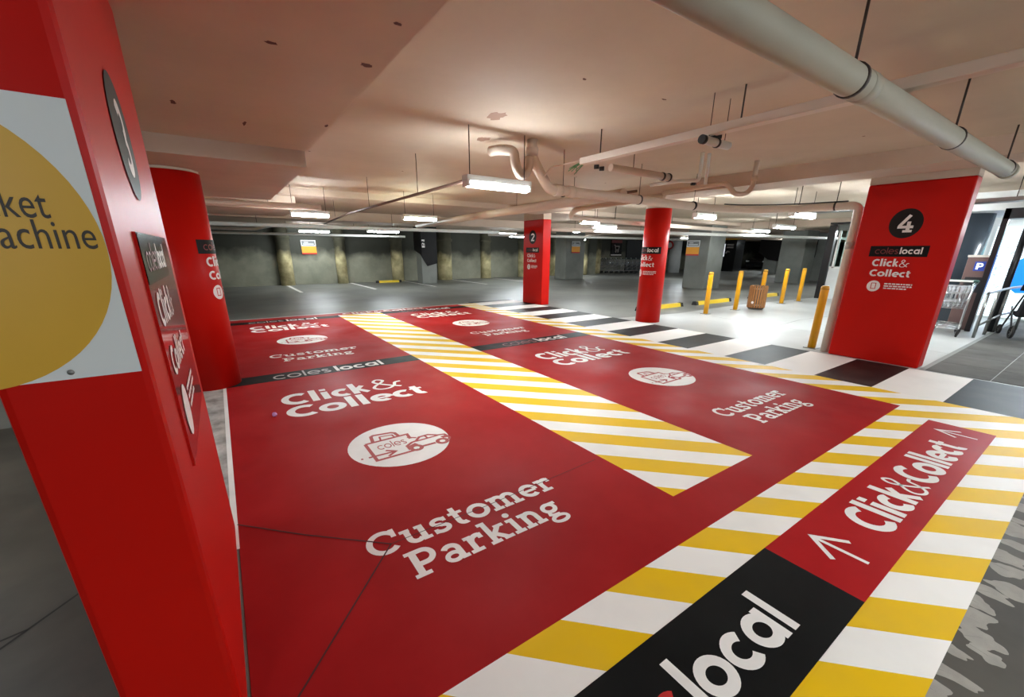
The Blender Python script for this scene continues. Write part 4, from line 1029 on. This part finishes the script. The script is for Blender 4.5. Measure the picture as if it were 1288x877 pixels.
# ------------------------------------------------------------------ pushchair at the right edge
pc = empty('pushchair', (12.2, .87, .004), R(20), 'black pushchair cut off by the right edge of the picture', 'pushchair')
fm = MB()
for s in (-1, 1):
    fm.tube([(-.35, s * .2, 1.0), (-.1, s * .22, .62), (.35, s * .2, .12)], .014, 10, .05)
    fm.tube([(-.28, s * .23, .13), (.1, s * .22, .55)], .014, 10)
fm.tube([(-.35, -.2, 1.0), (-.38, -.2, 1.02), (-.38, .2, 1.02), (-.35, .2, 1.0)], .016, 10, .02)
fm.build('frame', M['dark_metal'], pc)
MB().extrude([(-.22, .42), (-.12, .38), (.2, .42), (.24, .46), (-.06, .48), (-.26, .98), (-.33, .95)], lambda a, b, d: (a, d, b), -.19, .19).build('seat', M['fabric'], pc)
hd_ = MB()
n = 10
for k in range(n):
    a0, a1 = R(20 + 95 * k / n), R(20 + 95 * (k + 1) / n)
    hd_.add([(-.22 + .36 * math.cos(a), y, .72 + .36 * math.sin(a)) for a in (a0, a1) for y in (-.2, .2)], [(0, 1, 3, 2)])
    hd_.add([(-.22 + .345 * math.cos(a), y, .72 + .345 * math.sin(a)) for a in (a0, a1) for y in (-.2, .2)], [(0, 1, 3, 2)])
hd_.build('hood', M['fabric'], pc)
for x, s, r in ((-.28, -1, .12), (-.28, 1, .12), (.35, -1, .09), (.35, 1, .09)):
    w = MB().lathe([(r * .75, -.018), (r * .95, -.018), (r, 0), (r * .95, .018), (r * .75, .018), (r * .75, -.018)], (x, s * .22, r), 26, True, 'Y').build('wheel', M['rubber'], pc)
    sp_ = MB()
    for k in range(4): a = math.pi * k / 4; sp_.cyl((x - r * .78 * math.cos(a), s * .22, r - r * .78 * math.sin(a)), (x + r * .78 * math.cos(a), s * .22, r + r * .78 * math.sin(a)), .008, 6)
    sp_.build('spokes', M['steel'], w)

# ------------------------------------------------------------------ distant parked car
car = empty('parked_car', (41.5, 19.2, 0), R(180), 'black hatchback parked far off in the dark beyond the bollards', 'car')
prof = [(-2.05, .32), (-2.1, .62), (-1.95, .95), (-1.55, 1.02), (-1.1, 1.42), (.2, 1.47), (.9, 1.02), (1.75, .88), (2.05, .66), (2.08, .34), (1.75, .24), (-1.8, .24)]
bd = MB(); secs = [(-.86, .9, .02), (-.80, 1, 0), (.80, 1, 0), (.86, .9, .02)]
n = len(prof)
for y, k, dz in secs: pass
vs = []
for y, k, dz in secs: vs += [(x * (.985 if k < 1 else 1), y, z if z < 1.1 else z - .04 * (1 - k) * 10) for x, z in prof]
fs = [tuple(range(n)), tuple(range(3 * n, 4 * n))[::-1]]
for j in range(3):
    for i in range(n): fs.append((j * n + i, j * n + (i + 1) % n, (j + 1) * n + (i + 1) % n, (j + 1) * n + i))
bd.add(vs, fs); bd.build('body', M['car_paint'], car)
for s in (-1, 1):
    MB().extrude([(-1.35, 1.04), (-1.0, 1.36), (.12, 1.40), (.72, 1.04)], lambda a, b, d: (a, d, b), s * .855, s * .868).build('side_window', M['car_glass'], car)
    MB().lathe([(0, -.03), (.05, -.02), (.06, .03), (0, .04)], (.75, s * .93, 1.02), 12, True, 'Y').build('mirror', M['car_paint'], car)
    MB().box(1.92, 2.07, s * .72 - .12, s * .72 + .12, .66, .78, .02).build('headlight', M['plate'], car)
    MB().box(-2.1, -1.98, s * .72 - .1, s * .72 + .1, .72, .92, .02).build('tail_light', M['red_text'], car)
for x in (-1.3, 1.3):
    for s in (-1, 1):
        w = MB().lathe([(0, -.1), (.26, -.1), (.32, -.08), (.33, 0), (.32, .08), (.26, .1), (0, .1)], (x, s * .80, .33), 24, True, 'Y').build('wheel', M['rubber'], car)
        MB().lathe([(0, -.115), (.20, -.115), (.21, -.101), (.21, .101), (.20, .115), (0, .115)], (x, s * .80, .33), 16, True, 'Y').build('rim', M['alloy'], w)

# ------------------------------------------------------------------ world and view
w = bpy.data.worlds.new('world'); scene.world = w; w.use_nodes = True
w.node_tree.nodes['Background'].inputs['Color'].default_value = (0.5, 0.52, 0.55, 1)
w.node_tree.nodes['Background'].inputs['Strength'].default_value = 0.02
vs_ = scene.view_settings
vs_.view_transform = 'Standard'; vs_.look = 'None'; vs_.gamma = 1.0; vs_.use_curve_mapping = False
vs_.exposure = 0.0
